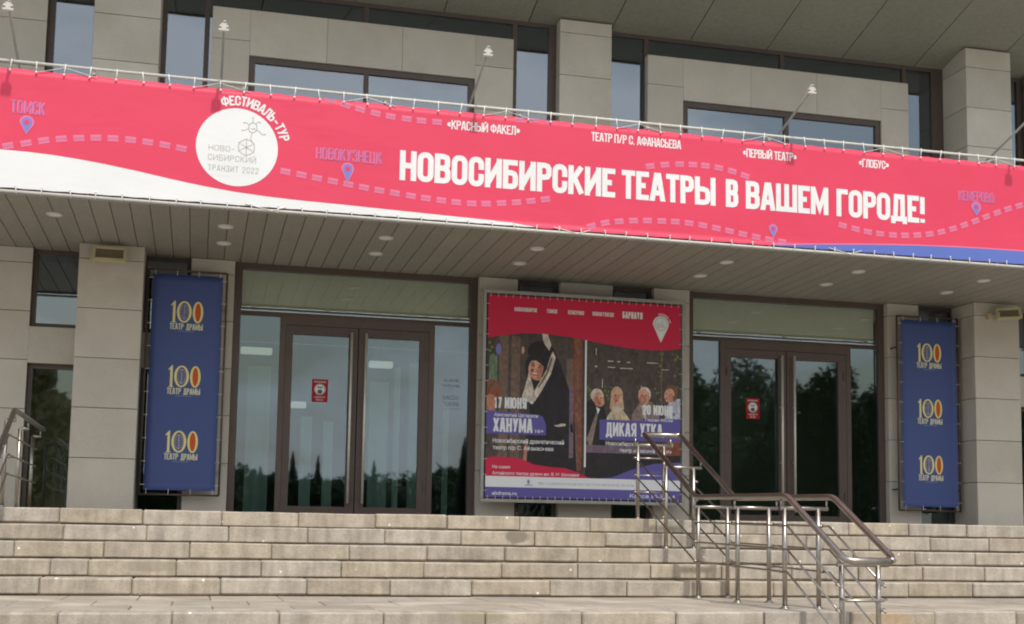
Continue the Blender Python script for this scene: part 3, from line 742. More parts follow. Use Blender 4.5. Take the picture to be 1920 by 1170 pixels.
def portal(x0, x1, jl, jr, mull):
    p = box('portal_frame', x0 + .04, jl - .035, .036, .119, UZ0, 6.12, M['core'], bld)
    base = p.location.copy()
    def pb(*a):
        q = box('stone_panel', *a, M['clad'], None, bevel=.0025); q.location -= base; q.parent = p
    for z0, z1 in ((UZ0, 4.61), (4.61, 5.17), (5.17, 5.735), (5.735, 6.13)):
        pb(x0, jl, 0, .118, z0 + .003, z1 - .003); pb(jr, x1, 0, .118, z0 + .003, z1 - .003)
    n = 3; w = (jr - jl)/n
    for k in range(n):
        pb(jl + k*w + .0015, jl + (k+1)*w - .0015, random.uniform(-.001, .001), .118, 5.56, 6.128)
    # window set back inside
    window(jl + .002, jr - .002, UZ0, 5.558, .03, w=.075, mulls=(mull,))
portal(-.031, 3.70, .415, 3.205, 1.84)
portal(5.51, 9.318, 6.005, 8.90, 7.50)
roof = empty('roof_overhang', parent=bld)
ang = math.atan(.25)
def rpanel(x0, x1):
    bm = bmesh.new(); y0, y1 = .25, -2.42; g = .006
    vs = []
    for z_ in (0, .04):
        for (xx, yy) in ((x0+g, y0), (x1-g, y0), (x1-g, y1), (x0+g, y1)): vs.append(bm.verts.new((xx, yy, slope(yy) + z_)))
    for q in ((0,1,2,3),(7,6,5,4),(0,4,5,1),(1,5,6,2),(2,6,7,3),(3,7,4,0)): bm.faces.new([vs[i] for i in q])
    done(bm, 'soffit_panel', M['roofpanel'], roof)
x = 6.15 - 1.113*10
while x < 14:
    rpanel(x, x + 1.113); x += 1.113
bm = bmesh.new(); vs = []
for xx in (-5.0, 14.4):
    for yy, zz in ((.4, slope(.4) + .045), (-2.42, slope(-2.42) + .045), (-2.42, 8.0), (7.0, 8.0), (7.0, 6.9), (.4, 6.9)): vs.append(bm.verts.new((xx, yy, zz)))
bm.faces.new(vs[:6]); bm.faces.new(vs[6:][::-1])
for i in range(6):
    j = (i+1) % 6; bm.faces.new((vs[i], vs[i+6], vs[j+6], vs[j]))
done(bm, 'roof_slab', M['core'], roof)
box('roof_fascia', -5.0, 14.4, -2.47, -2.425, slope(-2.42) - .02, 8.02, M['plank'], roof)

# --- recessed lights under the canopy
LX = [(-1.513, 'above the small left window'), (.193, 'left of the left doors'), (1.892, 'over the left doors'), (3.595, 'above the left edge of the poster board'),
      (5.875, 'above the right edge of the poster board'), (7.57, 'over the right doors'), (9.27, 'above the right blue banner')]
for x, where in LX:
    for row, yy in (('front', -1.775), ('rear', -.94)):
        if row == 'rear' and x < -1: continue
        r = empty('recessed_light', '%s white round soffit light %s' % (row, where), 'ceiling light', 'round lights recessed in the canopy soffit', loc=(x, yy, ZS))
        bm = bmesh.new()
        for (r0, z0), (r1, z1) in (((.085, -.001), (.08, -.014)), ((.08, -.014), (.066, -.012)), ((.066, -.012), (.062, .002))):
            for k in range(24):
                t0, t1 = 2*math.pi*k/24, 2*math.pi*(k+1)/24
                bm.faces.new([bm.verts.new((rr_*math.cos(t), rr_*math.sin(t), zz)) for rr_, zz, t in ((r0, z0, t0), (r0, z0, t1), (r1, z1, t1), (r1, z1, t0))]).smooth = True
        done(bm, 'rim', M['lightrim'], r, recalc=False)
        bm = bmesh.new(); bmesh.ops.create_circle(bm, cap_ends=True, radius=.0655, segments=24)
        bmesh.ops.translate(bm, verts=bm.verts, vec=(0, 0, -.008)); done(bm, 'cover', M['lightglass'], r, recalc=False)

# ------------------------------------------------------------------ long red banner
BX0, BX1, BZ0, BZ1, BY = -3.4, 12.6, 3.012, 4.186, -2.76
ban = empty('street_banner', 'long red banner with white lettering along the canopy edge', 'banner', loc=(0, 0, 0))
P = Print(.0013)
we = [(-3.4,3.30),(-2.8,3.345),(-2.3,3.37),(-1.924,3.378),(-1.687,3.376),(-1.447,3.365),(-1.204,3.344),(-.959,3.315),(-.661,3.272),(-.359,3.222),(-.054,3.178),(.253,3.143),(.564,3.121),(.878,3.108),(1.302,3.099),(1.734,3.086),(2.173,3.073),(2.73,3.058),(3.07,3.045),(3.3,3.02)]
for a, b in zip(we, we[1:]): P.poly([(a[0], 2.9), (b[0], 2.9), b, a], 'white', 0)
be = [(6.0,3.02),(6.275,3.04),(6.596,3.066),(6.988,3.093),(7.385,3.118),(7.787,3.138),(8.195,3.152),(8.678,3.163),(9.169,3.168),(10,3.16),(11.2,3.14),(12.6,3.10)]
for a, b in zip(be, be[1:]):
    P.poly([(a[0], 2.9), (b[0], 2.9), (b[0], b[1]+.012), (a[0], a[1]+.012)], 'pink', 0); P.poly([(a[0], 2.9), (b[0], 2.9), b, a], 'blue', 1)
P.disc(.26, 3.597, .396, .396, 'white', 0, 56)
P.arc('ФЕСТИВАЛЬ–ТУР', .26, 3.597, .425, 111, 13, .100, .17, 'white', 0, 1.45)
P.caps('НОВОСИБИРСКИЕ', 1.882, 4.19, 3.402, .312, .185, 'white', 0); P.caps('ТЕАТРЫ', 4.262, 5.335, 3.402, .312, .185, 'white', 0)
P.caps('В', 5.455, 5.60, 3.402, .312, .185, 'white', 0); P.caps('ВАШЕМ', 5.69, 6.68, 3.402, .312, .185, 'white', 0); P.caps('ГОРОДЕ!', 6.78, 7.885, 3.402, .312, .185, 'white', 0)
P.caps('«КРАСНЫЙ ФАКЕЛ»', 2.363, 3.138, 3.985, .096, .14, 'white', 0, .03)
P.caps('ТЕАТР П/Р С. АФАНАСЬЕВА', 3.92, 4.937, 4.0, .097, .14, 'white', 0, .03)
P.caps('«ПЕРВЫЙ ТЕАТР»', 5.658, 6.298, 3.98, .097, .14, 'white', 0, .03); P.caps('«ГЛОБУС»', 7.06, 7.435, 3.989, .096, .14, 'white', 0, .03)
def city(name, x0, x1, z0, h):
    P.caps(name, x0 - .012, x1 - .012, z0 + .006, h, .085, 'pink', 0, .09); P.caps(name, x0, x1, z0, h, .065, 'skyd', 1.6, .09)
city('ТОМСК', -1.84, -1.535, 3.742, .125); city('НОВОКУЗНЕЦК', 1.045, 1.704, 3.546, .12); city('КЕМЕРОВО', 8.328, 8.787, 3.705, .113)
def pin(x, zt, zb, w):
    r = w/2; cz = zt - r
    for sc, ik, l in ((1.06, 'pink', 2), (.84, 'sky', 3)):
        pts = [(x + r*sc*math.cos(math.radians(a)), cz + r*sc*math.sin(math.radians(a))) for a in range(-25, 206, 21)] + [(x, cz - (cz - zb)*(.6 + .4*sc))]
        P.poly(pts, ik, l)
    P.disc(x, cz, r*.42, r*.40, 'red', 4, 14)
pin(-1.70, 3.727, 3.545, .125); pin(1.354, 3.533, 3.322, .122); pin(6.012, 3.25, 3.095, .10); pin(8.543, 3.70, 3.54, .12)
def dashes(ps, l=0):
    for i, (x, z) in enumerate(ps):
        a = ps[min(i+1, len(ps)-1)]; b = ps[max(i-1, 0)]; d = Vector((a[0]-b[0], a[1]-b[1])).normalized(); n_ = Vector((-d.y, d.x))
        for hw, hh, ik, ll in ((.050, .030, 'pink', l), (.048, .013, 'purple', l + 1)):
            c = Vector((x, z)); P.poly([tuple(c - d*hw - n_*hh), tuple(c + d*hw - n_*hh), tuple(c + d*hw + n_*hh), tuple(c - d*hw + n_*hh)], ik, ll)
dashes([(-2.8,3.2),(-2.48,3.27),(-2.17,3.34),(-2.01,3.38)] + [(-1.856,3.419),(-1.696,3.459),(-1.54,3.50),(-1.383,3.532),(-1.224,3.553),(-1.069,3.570),(-.912,3.579),(-.749,3.580),(-.589,3.572),(-.428,3.558),(-.272,3.538)])
dashes([(.737,3.392),(.896,3.373),(1.05,3.353),(1.21,3.334),(1.366,3.314),(1.523,3.294),(1.68,3.277),(1.838,3.262),(2.003,3.246),(2.158,3.234),(2.319,3.225),(2.475,3.218),(2.638,3.218),(2.79,3.228),(2.954,3.247),(3.113,3.268),(3.268,3.294),(3.424,3.325)])
dashes([(1.163,4.175),(1.315,4.136),(1.462,4.103),(1.62,4.078),(1.774,4.06),(1.939,4.05),(2.094,4.045),(2.256,4.046)]); dashes([(3.133,4.158),(3.295,4.171),(3.458,4.181)])
dashes([(4.581,3.781),(4.751,3.812),(4.92,3.833),(5.075,3.842),(5.218,3.842),(5.374,3.832),(5.53,3.807),(5.681,3.769)])
dashes([(3.929,3.075),(4.082,3.121),(4.236,3.149),(4.398,3.169),(4.554,3.182),(4.717,3.189),(4.869,3.193),(5.028,3.189),(5.188,3.177),(5.343,3.159),(5.498,3.138),(5.654,3.116),(5.811,3.095),(5.969,3.078),(6.121,3.064)])
dashes([(6.853,3.302),(7.01,3.273),(7.161,3.252),(7.313,3.241),(7.473,3.238),(7.627,3.245),(7.782,3.260),(7.938,3.284),(8.089,3.32),(8.24,3.368),(8.386,3.423),(8.532,3.48),(8.673,3.54),(8.821,3.6),(8.963,3.655),(9.112,3.705),(9.27,3.76),(9.43,3.81)])
# round emblem: thin drawn letters, wheel and acrobat
P.caps('НОВО-', -.014, .235, 3.545, .056, .09, 'greyink', 1, .22); P.caps('СИБИРСКИЙ', -.016, .446, 3.446, .060, .09, 'greyink', 1, .22); P.caps('ТРАНЗИТ 2022', -.010, .474, 3.340, .060, .09, 'greyink', 1, .22)
P.ring(.349, 3.602, .078, .007, 'greyink', 1, 26)
for k in range(6):
    t = math.radians(30 + 60*k); P.line([(.349 + .012*math.cos(t), 3.602 + .012*math.sin(t)), (.349 + .066*math.cos(t), 3.602 + .066*math.sin(t))], .006, 'greyink', 1.3)
    P.disc(.349 + .083*math.cos(t), 3.602 + .083*math.sin(t), .007, .007, 'greyink', 1.6, 8)
P.disc(.349, 3.602, .013, .013, 'greyink', 1.8, 10)
P.line([(.41,3.655),(.385,3.69),(.395,3.73),(.40,3.76)], .006, 'greyink', 1.3)
P.line([(.375,3.765),(.36,3.80),(.375,3.845),(.41,3.86),(.44,3.84),(.445,3.80),(.425,3.765),(.40,3.755)], .007, 'greyink', 1.3, True)
for q in ([(.365,3.80),(.33,3.775),(.302,3.772)], [(.37,3.83),(.34,3.855),(.318,3.85)], [(.40,3.86),(.405,3.885),(.402,3.91)], [(.43,3.85),(.46,3.875),(.472,3.865)], [(.44,3.785),(.47,3.775),(.50,3.745),(.525,3.75)], [(.385,3.80),(.405,3.79),(.42,3.80)]):
    P.line(q, .006, 'greyink', 1.3); P.disc(q[-1][0], q[-1][1], .008, .007, 'greyink', 1.6, 8)
def bdisp(x, z):
    top = max(0, 1 - (BZ1 - z)/.25); bot = max(0, 1 - (z - BZ0)/.2)
    w = .010*noise.noise(Vector((x*.9, z*1.3, 3.1))) + .004*noise.noise(Vector((x*2.6 + z*1.2, z*2.2, 7.7)))
    sc = abs(math.sin((x + .1)*math.pi/.243))
    # creases radiating from the left part
    cr = .006*math.exp(-((z - 3.84 - .08*(x-.9))/.022)**2)*math.exp(-((x-1.05)/.22)**2)
    return w*(1 - .5*max(top, bot)) - cr, -.010*sc**.7*top**6 + .006*(1-sc)*bot**6
cloth = P.build('cloth', BY, (BX0, BX1, BZ0, BZ1, 240, 18, 'red'), ban, disp=bdisp, grid=.1)
RZT, RZB, RY = 4.252, 2.984, -2.755
tube('top_rail', [(BX0 - .1, RY, RZT), (3.0, RY, RZT + .002), (7.0, RY, RZT - .002), (BX1 + .1, RY, RZT)], .014, M['whitepipe'], ban, 10)
tube('bottom_rail', [(BX0 - .1, RY, RZB), (BX1 + .1, RY, RZB)], .014, M['whitepipe'], ban, 10)
tube('rear_rail', [(BX0 - .1, RY + .06, RZB - .005), (BX1 + .1, RY + .06, RZB - .005)], .011, M['greypipe'], ban, 8)
for k in range(12):
    xx = -2.54 + k*1.42
    bm = bmesh.new(); bm_box(bm, xx - .014, xx + .014, RY + .012, RY + .095, RZT - .05, RZT + .006); bm_box(bm, xx - .012, xx + .012, RY + .014, RY + .095, RZB - .006, RZB + .03)
    done(bm, 'bracket', M['whitepipe'], ban)
k = 0; xx = BX0 + .07
while xx < BX1:
    j = random.uniform(-.012, .012); s = random.uniform(-.012, .012)
    bm = bmesh.new(); bm_tube(bm, [(xx + j, BY - .012, BZ1 - .03), (xx + s, RY - .018, RZT + .012), (xx + s + .002, RY + .012, RZT + .016)], .0045, 5)
    bm_tube(bm, [(xx + j - .001, BY - .014, BZ1 - .034), (xx + j + .001, BY - .008, BZ1 - .018)], .010, 6)
    done(bm, 'tie', M['cord'], ban)
    bm = bmesh.new(); xb = xx + .11 + j
    bm_tube(bm, [(xb, BY - .012, BZ0 + .022), (xb + s, RY - .018, RZB - .012), (xb + s, RY + .010, RZB - .018)], .004, 5)
    bm_tube(bm, [(xb, BY - .014, BZ0 + .028), (xb, BY - .008, BZ0 + .012)], .008, 6)
    done(bm, 'tie', M['cord'], ban)
    if k % 6 == 2:
        tube('cord', [(xx - .24, BY - .008, BZ1 - .02), (xx - .12, BY - .012, BZ1 + .008), (xx, RY - .016, RZT - .02), (xx + .14, BY - .012, BZ1 + .012), (xx + .30, BY - .008, BZ1 - .022)], .0026, M['cord'], ban, 5)
    if k % 13 == 3:
        tube('cord', [(xx - .2, BY - .008, BZ0 + .02), (xx - .05, BY - .012, RZB + .018), (xx + .06, RY - .016, RZB - .004), (xx + .2, BY - .01, BZ0 + .015)], .004, M['cord'], ban, 5)
    xx += .243; k += 1

# ------------------------------------------------------------------ arm lights over the banner
for x, zz, lb in ((-1.86, 4.63, 'leftmost small white spotlight on a thin arm, at the left picture edge'),
                  (.083, 4.655, 'small white spotlight on a thin arm above the round white emblem'),
                  (2.686, 4.69, 'small white spotlight on a thin arm above the small lettering left of the headline start'),
                  (6.27, 4.66, 'small white spotlight on a thin arm in front of the right upper window'),
                  (9.02, 4.65, 'rightmost spotlight on a thin arm, over the right end of the red banner')):
    r = empty('arm_spotlight', lb, 'spotlight', 'spotlights on arms over the red banner', loc=(x, -3.2, zz))
    tube('arm', [(0, .02, -.01), (0, .5, -.155), (0, 1.55, -.46)], .013, M['greypipe'], r, 8)
    box('base_plate', -.05, .05, 1.50, 1.60, -.50, -.44, M['greypipe'], r)
    bm = bmesh.new()
    for a, b, c, d, w in ((-.030, .045, -.055, -.037, .060), (-.028, .040, -.014, .006, .052), (-.022, .03, .014, .026, .034)):
        bm_box(bm, -w, w, a, b, c, d)
    bm_box(bm, -.028, .028, -.03, .035, -.041, -.017); bm_box(bm, -.020, .020, -.02, .03, .003, .015)
    bmesh.ops.scale(bm, verts=bm.verts, vec=(.8, .8, .85)); bmesh.ops.rotate(bm, verts=bm.verts, cent=(0, 0, 0), matrix=Matrix.Rotation(.12, 3, 'X'))
    done(bm, 'lamp_head', M['lampwhite'], r)
    tube('bracket', [(-.02, .03, .02), (0, .0, .050), (.02, -.012, .045)], .005, M['lampwhite'], r, 6)

# ------------------------------------------------------------------ poster board between the doors
pb = empty('poster_board', 'large framed theatre poster board on the centre pier between the doors', 'poster board')
PX0, PX1, PZ0, PZ1, PY = 3.365, 5.86, .275, 2.745, -.30
def K(a, b):
    """sketch units (a across 0..1000, b down 0..1000) to board metres"""
    return (PX0 + (PX1-PX0)*a/1000., PZ1 - (PZ1-PZ0)*b/1000.)
Q = Print(.0010)
def kp(pts, i, l): Q.poly([K(*p) for p in pts], i, l)
def kr(a0, b0, a1, b1, i, l): kp([(a0,b1),(a1,b1),(a1,b0),(a0,b0)], i, l)
def kd(a, b, ra, rb, i, l, rot=0, n=20):
    c = K(a, b); Q.disc(c[0], c[1], ra*2.495/1000, rb*2.47/1000, i, l, n, rot)
def kcap(t_, a0, a1, b_, h, t, i, l, track=.05):
    x0, z = K(a0, b_); x1, _ = K(a1, b_); Q.caps(t_, x0, x1, z, h, t, i, l, track)
def ktxt(t_, a0, a1, b_, h, i, l, bold=.012):
    x0, z = K(a0, b_); x1, _ = K(a1, b_); Q.text(t_, x0, x1, z, h, i, l, bold)
kr(0, 0, 1000, 1000, 'photo_dark', 0)
# left photograph
kr(60, 200, 105, 900, 'photo_brown', 1); kr(120, 200, 165, 900, 'photo_brown', 1); kr(10, 300, 50, 620, 'teal', 1); kd(55, 270, 14, 28, 'sky', 2); kr(440, 180, 482, 860, 'photo_rust', 1); kr(455, 180, 466, 860, 'photo_brown', 2); kr(402, 300, 438, 840, 'photo_brown', 1); kr(418, 440, 440, 800, 'table', 2)
kd(25, 480, 45, 60, 'photo_rust', 2); kd(20, 540, 30, 45, 'skin_dark', 3); kd(35, 450, 40, 22, 'hair_brown', 3)
kp([(190,330),(240,240),(330,250),(370,330),(440,520),(460,900),(180,900),(215,560)], 'photo_black', 2)
kd(262, 268, 62, 48, 'photo_black', 3, .3)
kd(245, 355, 37, 54, 'skin', 5, -.25); kd(266, 372, 15, 36, 'skin_dark', 5.3, -.2); kd(226, 368, 9, 9, 'photo_rust', 5.4); kp([(205,322),(232,292),(285,310),(282,345),(245,318)], 'photo_black', 6)
kd(232, 345, 8, 4, 'hair_brown', 6); kd(262, 352, 8, 4, 'hair_brown', 6); kd(230, 335, 10, 3, 'hair_brown', 6.5, -.2); kd(264, 341, 10, 3, 'hair_brown', 6.5, -.2)
kd(246, 366, 5, 9, 'skin_dark', 6); kd(240, 386, 18, 8, 'sign_red', 6, -.15); kd(240, 384, 14, 4, 'white', 6.6, -.15); kd(255, 408, 30, 10, 'skin_dark', 4.5)
kp([(212,342),(205,400),(172,520),(225,530),(240,480),(220,410)], 'veil', 4); kp([(330,268),(345,300),(322,380),(275,470),(240,525),(215,512),(262,430),(300,360),(316,300)], 'veil', 5.5); kp([(322,300),(330,300),(305,385),(262,455),(255,450),(295,380)], 'photo_brown', 6.2); kd(226, 528, 9, 9, 'white', 6)
kp([(270,170),(300,175),(322,235),(312,265),(285,230)], 'veil', 4); kd(295, 160, 34, 24, 'board_blue', 4.5); kd(178, 270, 7, 20, 'skin', 4)
kp([(340,640),(380,628),(400,630),(398,640),(360,646)], 'veil', 4)
kp([(196,710),(212,712),(200,860),(182,860)], 'skin_dark', 4)
for a, b in ((10,240),(22,262),(14,280),(28,300)): kd(a, b, 7, 6, 'leaf', 3)
# right photograph
kr(502, 150, 996, 900, 'green_dark', 1)
kr(508, 160, 990, 720, 'photo_dark', 1.6)
for a0, b0, a1, b1 in ((615,300,645,306),(665,301,680,306),(716,302,732,308),(615,332,655,336),(680,334,745,339),(820,300,880,304),(900,332,940,335),(548,330,560,336),(790,420,794,450),(586,395,590,440),(552,240,556,275)): kr(a0, b0, a1, b1, 'veil', 3)
for k in range(46):
    random.seed(100 + k); a = random.choice((random.uniform(505, 530), random.uniform(590, 640), random.uniform(860, 905), random.uniform(950, 990))); b = random.uniform(250, 520) if a > 840 else random.uniform(430, 500)
    kd(a, b, random.uniform(2, 6), random.uniform(3, 9), 'leaf', 3 + (k % 5)*.15, random.uniform(-1, 1), 8)
random.seed(5)
kr(896, 170, 903, 560, 'photo_brown', 2.6)
kp([(500,520),(540,490),(590,505),(612,590),(600,800),(500,800)], 'photo_black', 4); kp([(508,700),(560,560),(570,560),(530,760)], 'jacket', 4.4)
kd(562, 482, 33, 38, 'hair_white', 5, .4); kd(570, 502, 27, 36, 'skin', 5.6, .4); kd(560, 512, 14, 26, 'skin_dark', 5.9, .4); kp([(548,470),(575,462),(592,480),(584,484),(560,478)], 'skin', 5.8); kp([(556,538),(576,548),(566,575)], 'board_white', 5.2); kd(562, 488, 6, 3, 'hair_brown', 6.2); kd(580, 492, 6, 3, 'hair_brown', 6.2); kd(574, 518, 10, 4, 'sign_red', 6.2)
kd(664, 474, 32, 44, 'hair_blond', 4.5); kp([(634,480),(694,480),(702,545),(684,560),(642,560),(626,540)], 'hair_blond', 4.5); kd(656, 492, 10, 24, 'skin_dark', 5.9); kp([(612,600),(640,560),(632,700),(605,700)], 'veil', 5.3); kp([(680,560),(694,600),(676,700),(668,700)], 'hair_blond', 5.3); kp([(600,700),(612,590),(645,540),(690,540),(735,600),(742,700)], 'hoodie', 5); kd(664, 482, 22, 34, 'skin', 5.6); kd(655, 476, 5, 3, 'hair_brown', 6.2); kd(674, 476, 5, 3, 'hair_brown', 6.2); kd(664, 502, 9, 3, 'sign_red', 6.2); kp([(645,540),(664,560),(690,540),(682,532),(650,532)], 'veil', 5.4)
kp([(735,620),(748,560),(790,500),(850,500),(890,560),(884,700),(740,700)], 'jacket', 4.2); kd(810, 466, 33, 40, 'hair_white', 5); kd(806, 476, 30, 40, 'skin', 5.6, .15); kd(800, 490, 20, 24, 'skin_dark', 5.8); kp([(790,520),(830,520),(812,600)], 'veil', 5); kd(794, 470, 6, 3, 'hair_brown', 6.2); kd(817, 470, 6, 3, 'hair_brown', 6.2); kd(805, 500, 10, 4, 'skin_dark', 6.2); kd(765, 620, 18, 14, 'skin', 5)
kp([(918,560),(940,500),(985,480),(1000,480),(1000,720),(925,720)], 'shirt_blue', 4.4); kd(950, 440, 34, 32, 'hair_brown', 5, -.2); kp([(976,440),(984,470),(968,500),(958,480)], 'hair_brown', 5.7); kd(941, 464, 27, 36, 'skin', 5.6, -.2); kd(950, 476, 14, 24, 'skin_dark', 5.7); kp([(930,540),(960,520),(955,600)], 'board_white', 5); kd(926, 456, 5, 3, 'hair_brown', 6.2); kd(925, 482, 8, 3, 'sign_red', 6.2); kd(960, 560, 14, 10, 'sky', 5)
kr(600, 640, 660, 690, 'board_white', 5.6)
kr(502, 730, 1000, 768, 'table', 5); kr(502, 768, 1000, 900, 'photo_black', 5.2)
kp([(860,735),(930,700),(1000,690),(1000,770),(880,775)], 'photo_rust', 5.4)
kp([(490,905),(640,890),(740,850),(860,815),(1000,805),(1000,905)], 'board_blue', 6)
Q.text('Новосибирск–Томск', *[K(840, 0)[0], K(960, 0)[0]], K(0, 862)[1], .022, 'sky', 7, .005)
kr(496, 150, 505, 842, 'board_white', 5.9)
# crimson head with wave
wv = [(0,215),(90,198),(180,184),(280,182),(400,190),(500,203),(600,218),(720,232),(840,237),(930,233),(1000,222)]
for a, b in zip(wv, wv[1:]): kp([(a[0],-5),(a[0],a[1]),(b[0],b[1]),(b[0],-5)], 'crimson', 7)
kcap('НОВОСИБИРСК', 132, 246, 76, .050, .17, 'board_white', 8.2, .10); kcap('ТОМСК', 297, 350, 76, .050, .17, 'board_white', 8.2, .10); kcap('КЕМЕРОВО', 406, 488, 76, .050, .17, 'board_white', 8.2, .10); kcap('НОВОКУЗНЕЦК', 533, 644, 76, .050, .17, 'board_white', 8.2, .10); kcap('БАРНАУЛ', 690, 796, 80, .085, .19, 'board_white', 8.2, .06)
c = K(894, 100); r_ = .105
Q.poly([(c[0] + r_*math.cos(math.radians(a)), c[1] + r_*math.sin(math.radians(a))) for a in range(-22, 203, 15)] + [(c[0], c[1] - .235)], 'board_white', 8.2)
Q.ring(c[0], c[1] + .002, .082, .006, 'greyink', 9.2, 24); Q.ring(c[0] + .022, c[1] - .005, .018, .004, 'greyink', 9.2, 12); Q.line([(c[0] + .022, c[1] + .012), (c[0] + .016, c[1] + .03), (c[0] + .03, c[1] + .055)], .004, 'greyink', 9.4)
Q.caps('НОВО-', c[0] - .055, c[0] + .0, c[1] - .004, .014, .14, 'greyink', 9.2, .2); Q.caps('СИБИРСКИЙ', c[0] - .058, c[0] + .045, c[1] - .026, .014, .14, 'greyink', 9.2, .2); Q.caps('ТРАНЗИТ 2022', c[0] - .058, c[0] + .05, c[1] - .048, .014, .14, 'greyink', 9.2, .2)
Q.arc('ФЕСТИВАЛЬ–ТУР', c[0], c[1], .112, 105, 10, .026, .2, 'board_white', 8.2, 1.0)
# red foot wave, white strip, blue foot
rw = [(0,808),(40,802),(110,803),(180,810),(240,835),(320,846),(400,850),(460,868),(545,905)]
for a, b in zip(rw, rw[1:]): kp([(a[0],910),(b[0],910),(b[0],b[1]),(a[0],a[1])], 'crimson', 7.2)
kr(0, 897, 1000, 950, 'board_white', 8); kr(0, 950, 1000, 1005, 'board_blue', 8)
kcap('РЕПЕРТУАР', 262, 400, 935, .038, .10, 'textgrey', 9, .2) if False else None
ktxt('при поддержке правительства Новосибирской области', 265, 752, 933, .032, 'shirt_blue', 9)
Q.disc(*K(215, 922), .018, .03, 'textgrey', 9, 10); Q.rect(K(196, 0)[0], K(0, 940)[1], K(236, 0)[0], K(0, 936)[1], 'textgrey', 9)
ktxt('altdrama.ru', 34, 157, 988, .045, 'board_white', 9, .015); ktxt('Касса 50-35-04', 735, 972, 988, .045, 'board_white', 9, .015)
ktxt('На сцене', 34, 122, 858, .036, 'board_white', 8.4); ktxt('Алтайского театра драмы им. В. М. Шукшина', 34, 470, 889, .036, 'board_white', 8.4)
kp([(0,575),(265,590),(285,600),(300,640),(300,690),(10,690),(0,690)], 'board_blue', 7)
kcap('17 ИЮНЯ', 38, 200, 563, .135, .18, 'board_white', 8.2); ktxt('Авксентий Цагарели', 38, 258, 603, .040, 'board_white', 8.4); ktxt('комедия', 66, 112, 618, .014, 'board_white', 8.4)
kcap('ХАНУМА', 34, 232, 680, .172, .16, 'board_white', 8.2); ktxt('16+', 246, 288, 678, .040, 'board_white', 8.4, .02)
ktxt('Новосибирский драматический', 34, 392, 732, .050, 'board_white', 8.4, .018); ktxt('театр п/р С. Афанасьева', 34, 338, 766, .048, 'board_white', 8.4, .018)
kr(574, 600, 1000, 702, 'board_blue', 7); kp([(800,585),(1000,585),(1000,600),(800,600)], 'board_blue', 7)
kcap('20 ИЮНЯ', 800, 958, 568, .125, .18, 'board_white', 8.2); ktxt('Генрик Ибсен', 814, 960, 600, .038, 'board_white', 8.4)
kcap('ДИКАЯ УТКА', 608, 905, 682, .170, .15, 'board_white', 8.2); ktxt('16+', 920, 960, 680, .036, 'board_white', 8.4, .02)
ktxt('Новосибирский академический', 608, 960, 728, .046, 'board_white', 8.4, .018); ktxt('театр «Красный факел»', 680, 955, 760, .044, 'board_white', 8.4, .018)
Q.build('cloth', PY, (PX0, PX1, PZ0, PZ1, 20, 20, 'photo_dark'), pb, disp=lambda x, z: (.004*noise.noise(Vector((x*1.3, z*1.3, 1))), 0), grid=.25)
FX0, FX1, FZ0, FZ1 = 3.325, 5.905, .235, 2.79
for nm, a, b in (('top_frame', (FX0-.02, FX1+.02, FZ1-.02, FZ1+.02), 'greypipe'), ('bottom_frame', (FX0-.02, FX1+.02, FZ0-.02, FZ0+.02), 'greypipe'), ('side_frame', (FX0-.02, FX0+.02, FZ0+.021, FZ1-.021), 'greypipe'), ('side_frame', (FX1-.02, FX1+.02, FZ0+.021, FZ1-.021), 'greypipe')):
    box(nm, a[0], a[1], PY-.01, PY+.03, a[2], a[3], M[b], pb, bevel=.004)
box('backing_board', FX0+.021, FX1-.021, PY+.031, PY+.045, FZ0+.021, FZ1-.021, M['indark'], pb)
for xx in (3.5, 4.7, 5.75):
    for zz in (.7, 2.4): box('bracket', xx-.02, xx+.02, PY+.046, -.003 if not 3.804 < xx < 4.361 and not 5.054 < xx < 5.6 else .09, zz-.02, zz+.02, M['greypipe'], pb)
def small_ties(par, pts, d, ln, m=None):
    for (x, z) in pts:
        bm = bmesh.new(); bm_tube(bm, [(x, PYY - .008, z), (x + d[0]*ln*.5, PYY - .016, z + d[1]*ln*.5), (x + d[0]*ln, PYY - .012, z + d[1]*ln), (x + d[0]*ln, PYY + .01, z + d[1]*ln)], .003, 5)
        done(bm, 'tie', M['cord'] if m is None else m, par)
PYY = PY
n = 26
small_ties(pb, [(PX0 + .03 + k*(PX1-PX0-.06)/n, PZ1 - .02) for k in range(n+1)], (0, 1), .045)
small_ties(pb, [(PX0 + .03 + k*(PX1-PX0-.06)/n, PZ0 + .02) for k in range(n+1)], (0, -1), .045)
small_ties(pb, [(PX0 + .015, PZ0 + .08 + k*.19) for k in range(13)], (-1, 0), .04); small_ties(pb, [(PX1 - .015, PZ0 + .08 + k*.19) for k in range(13)], (1, 0), .04)

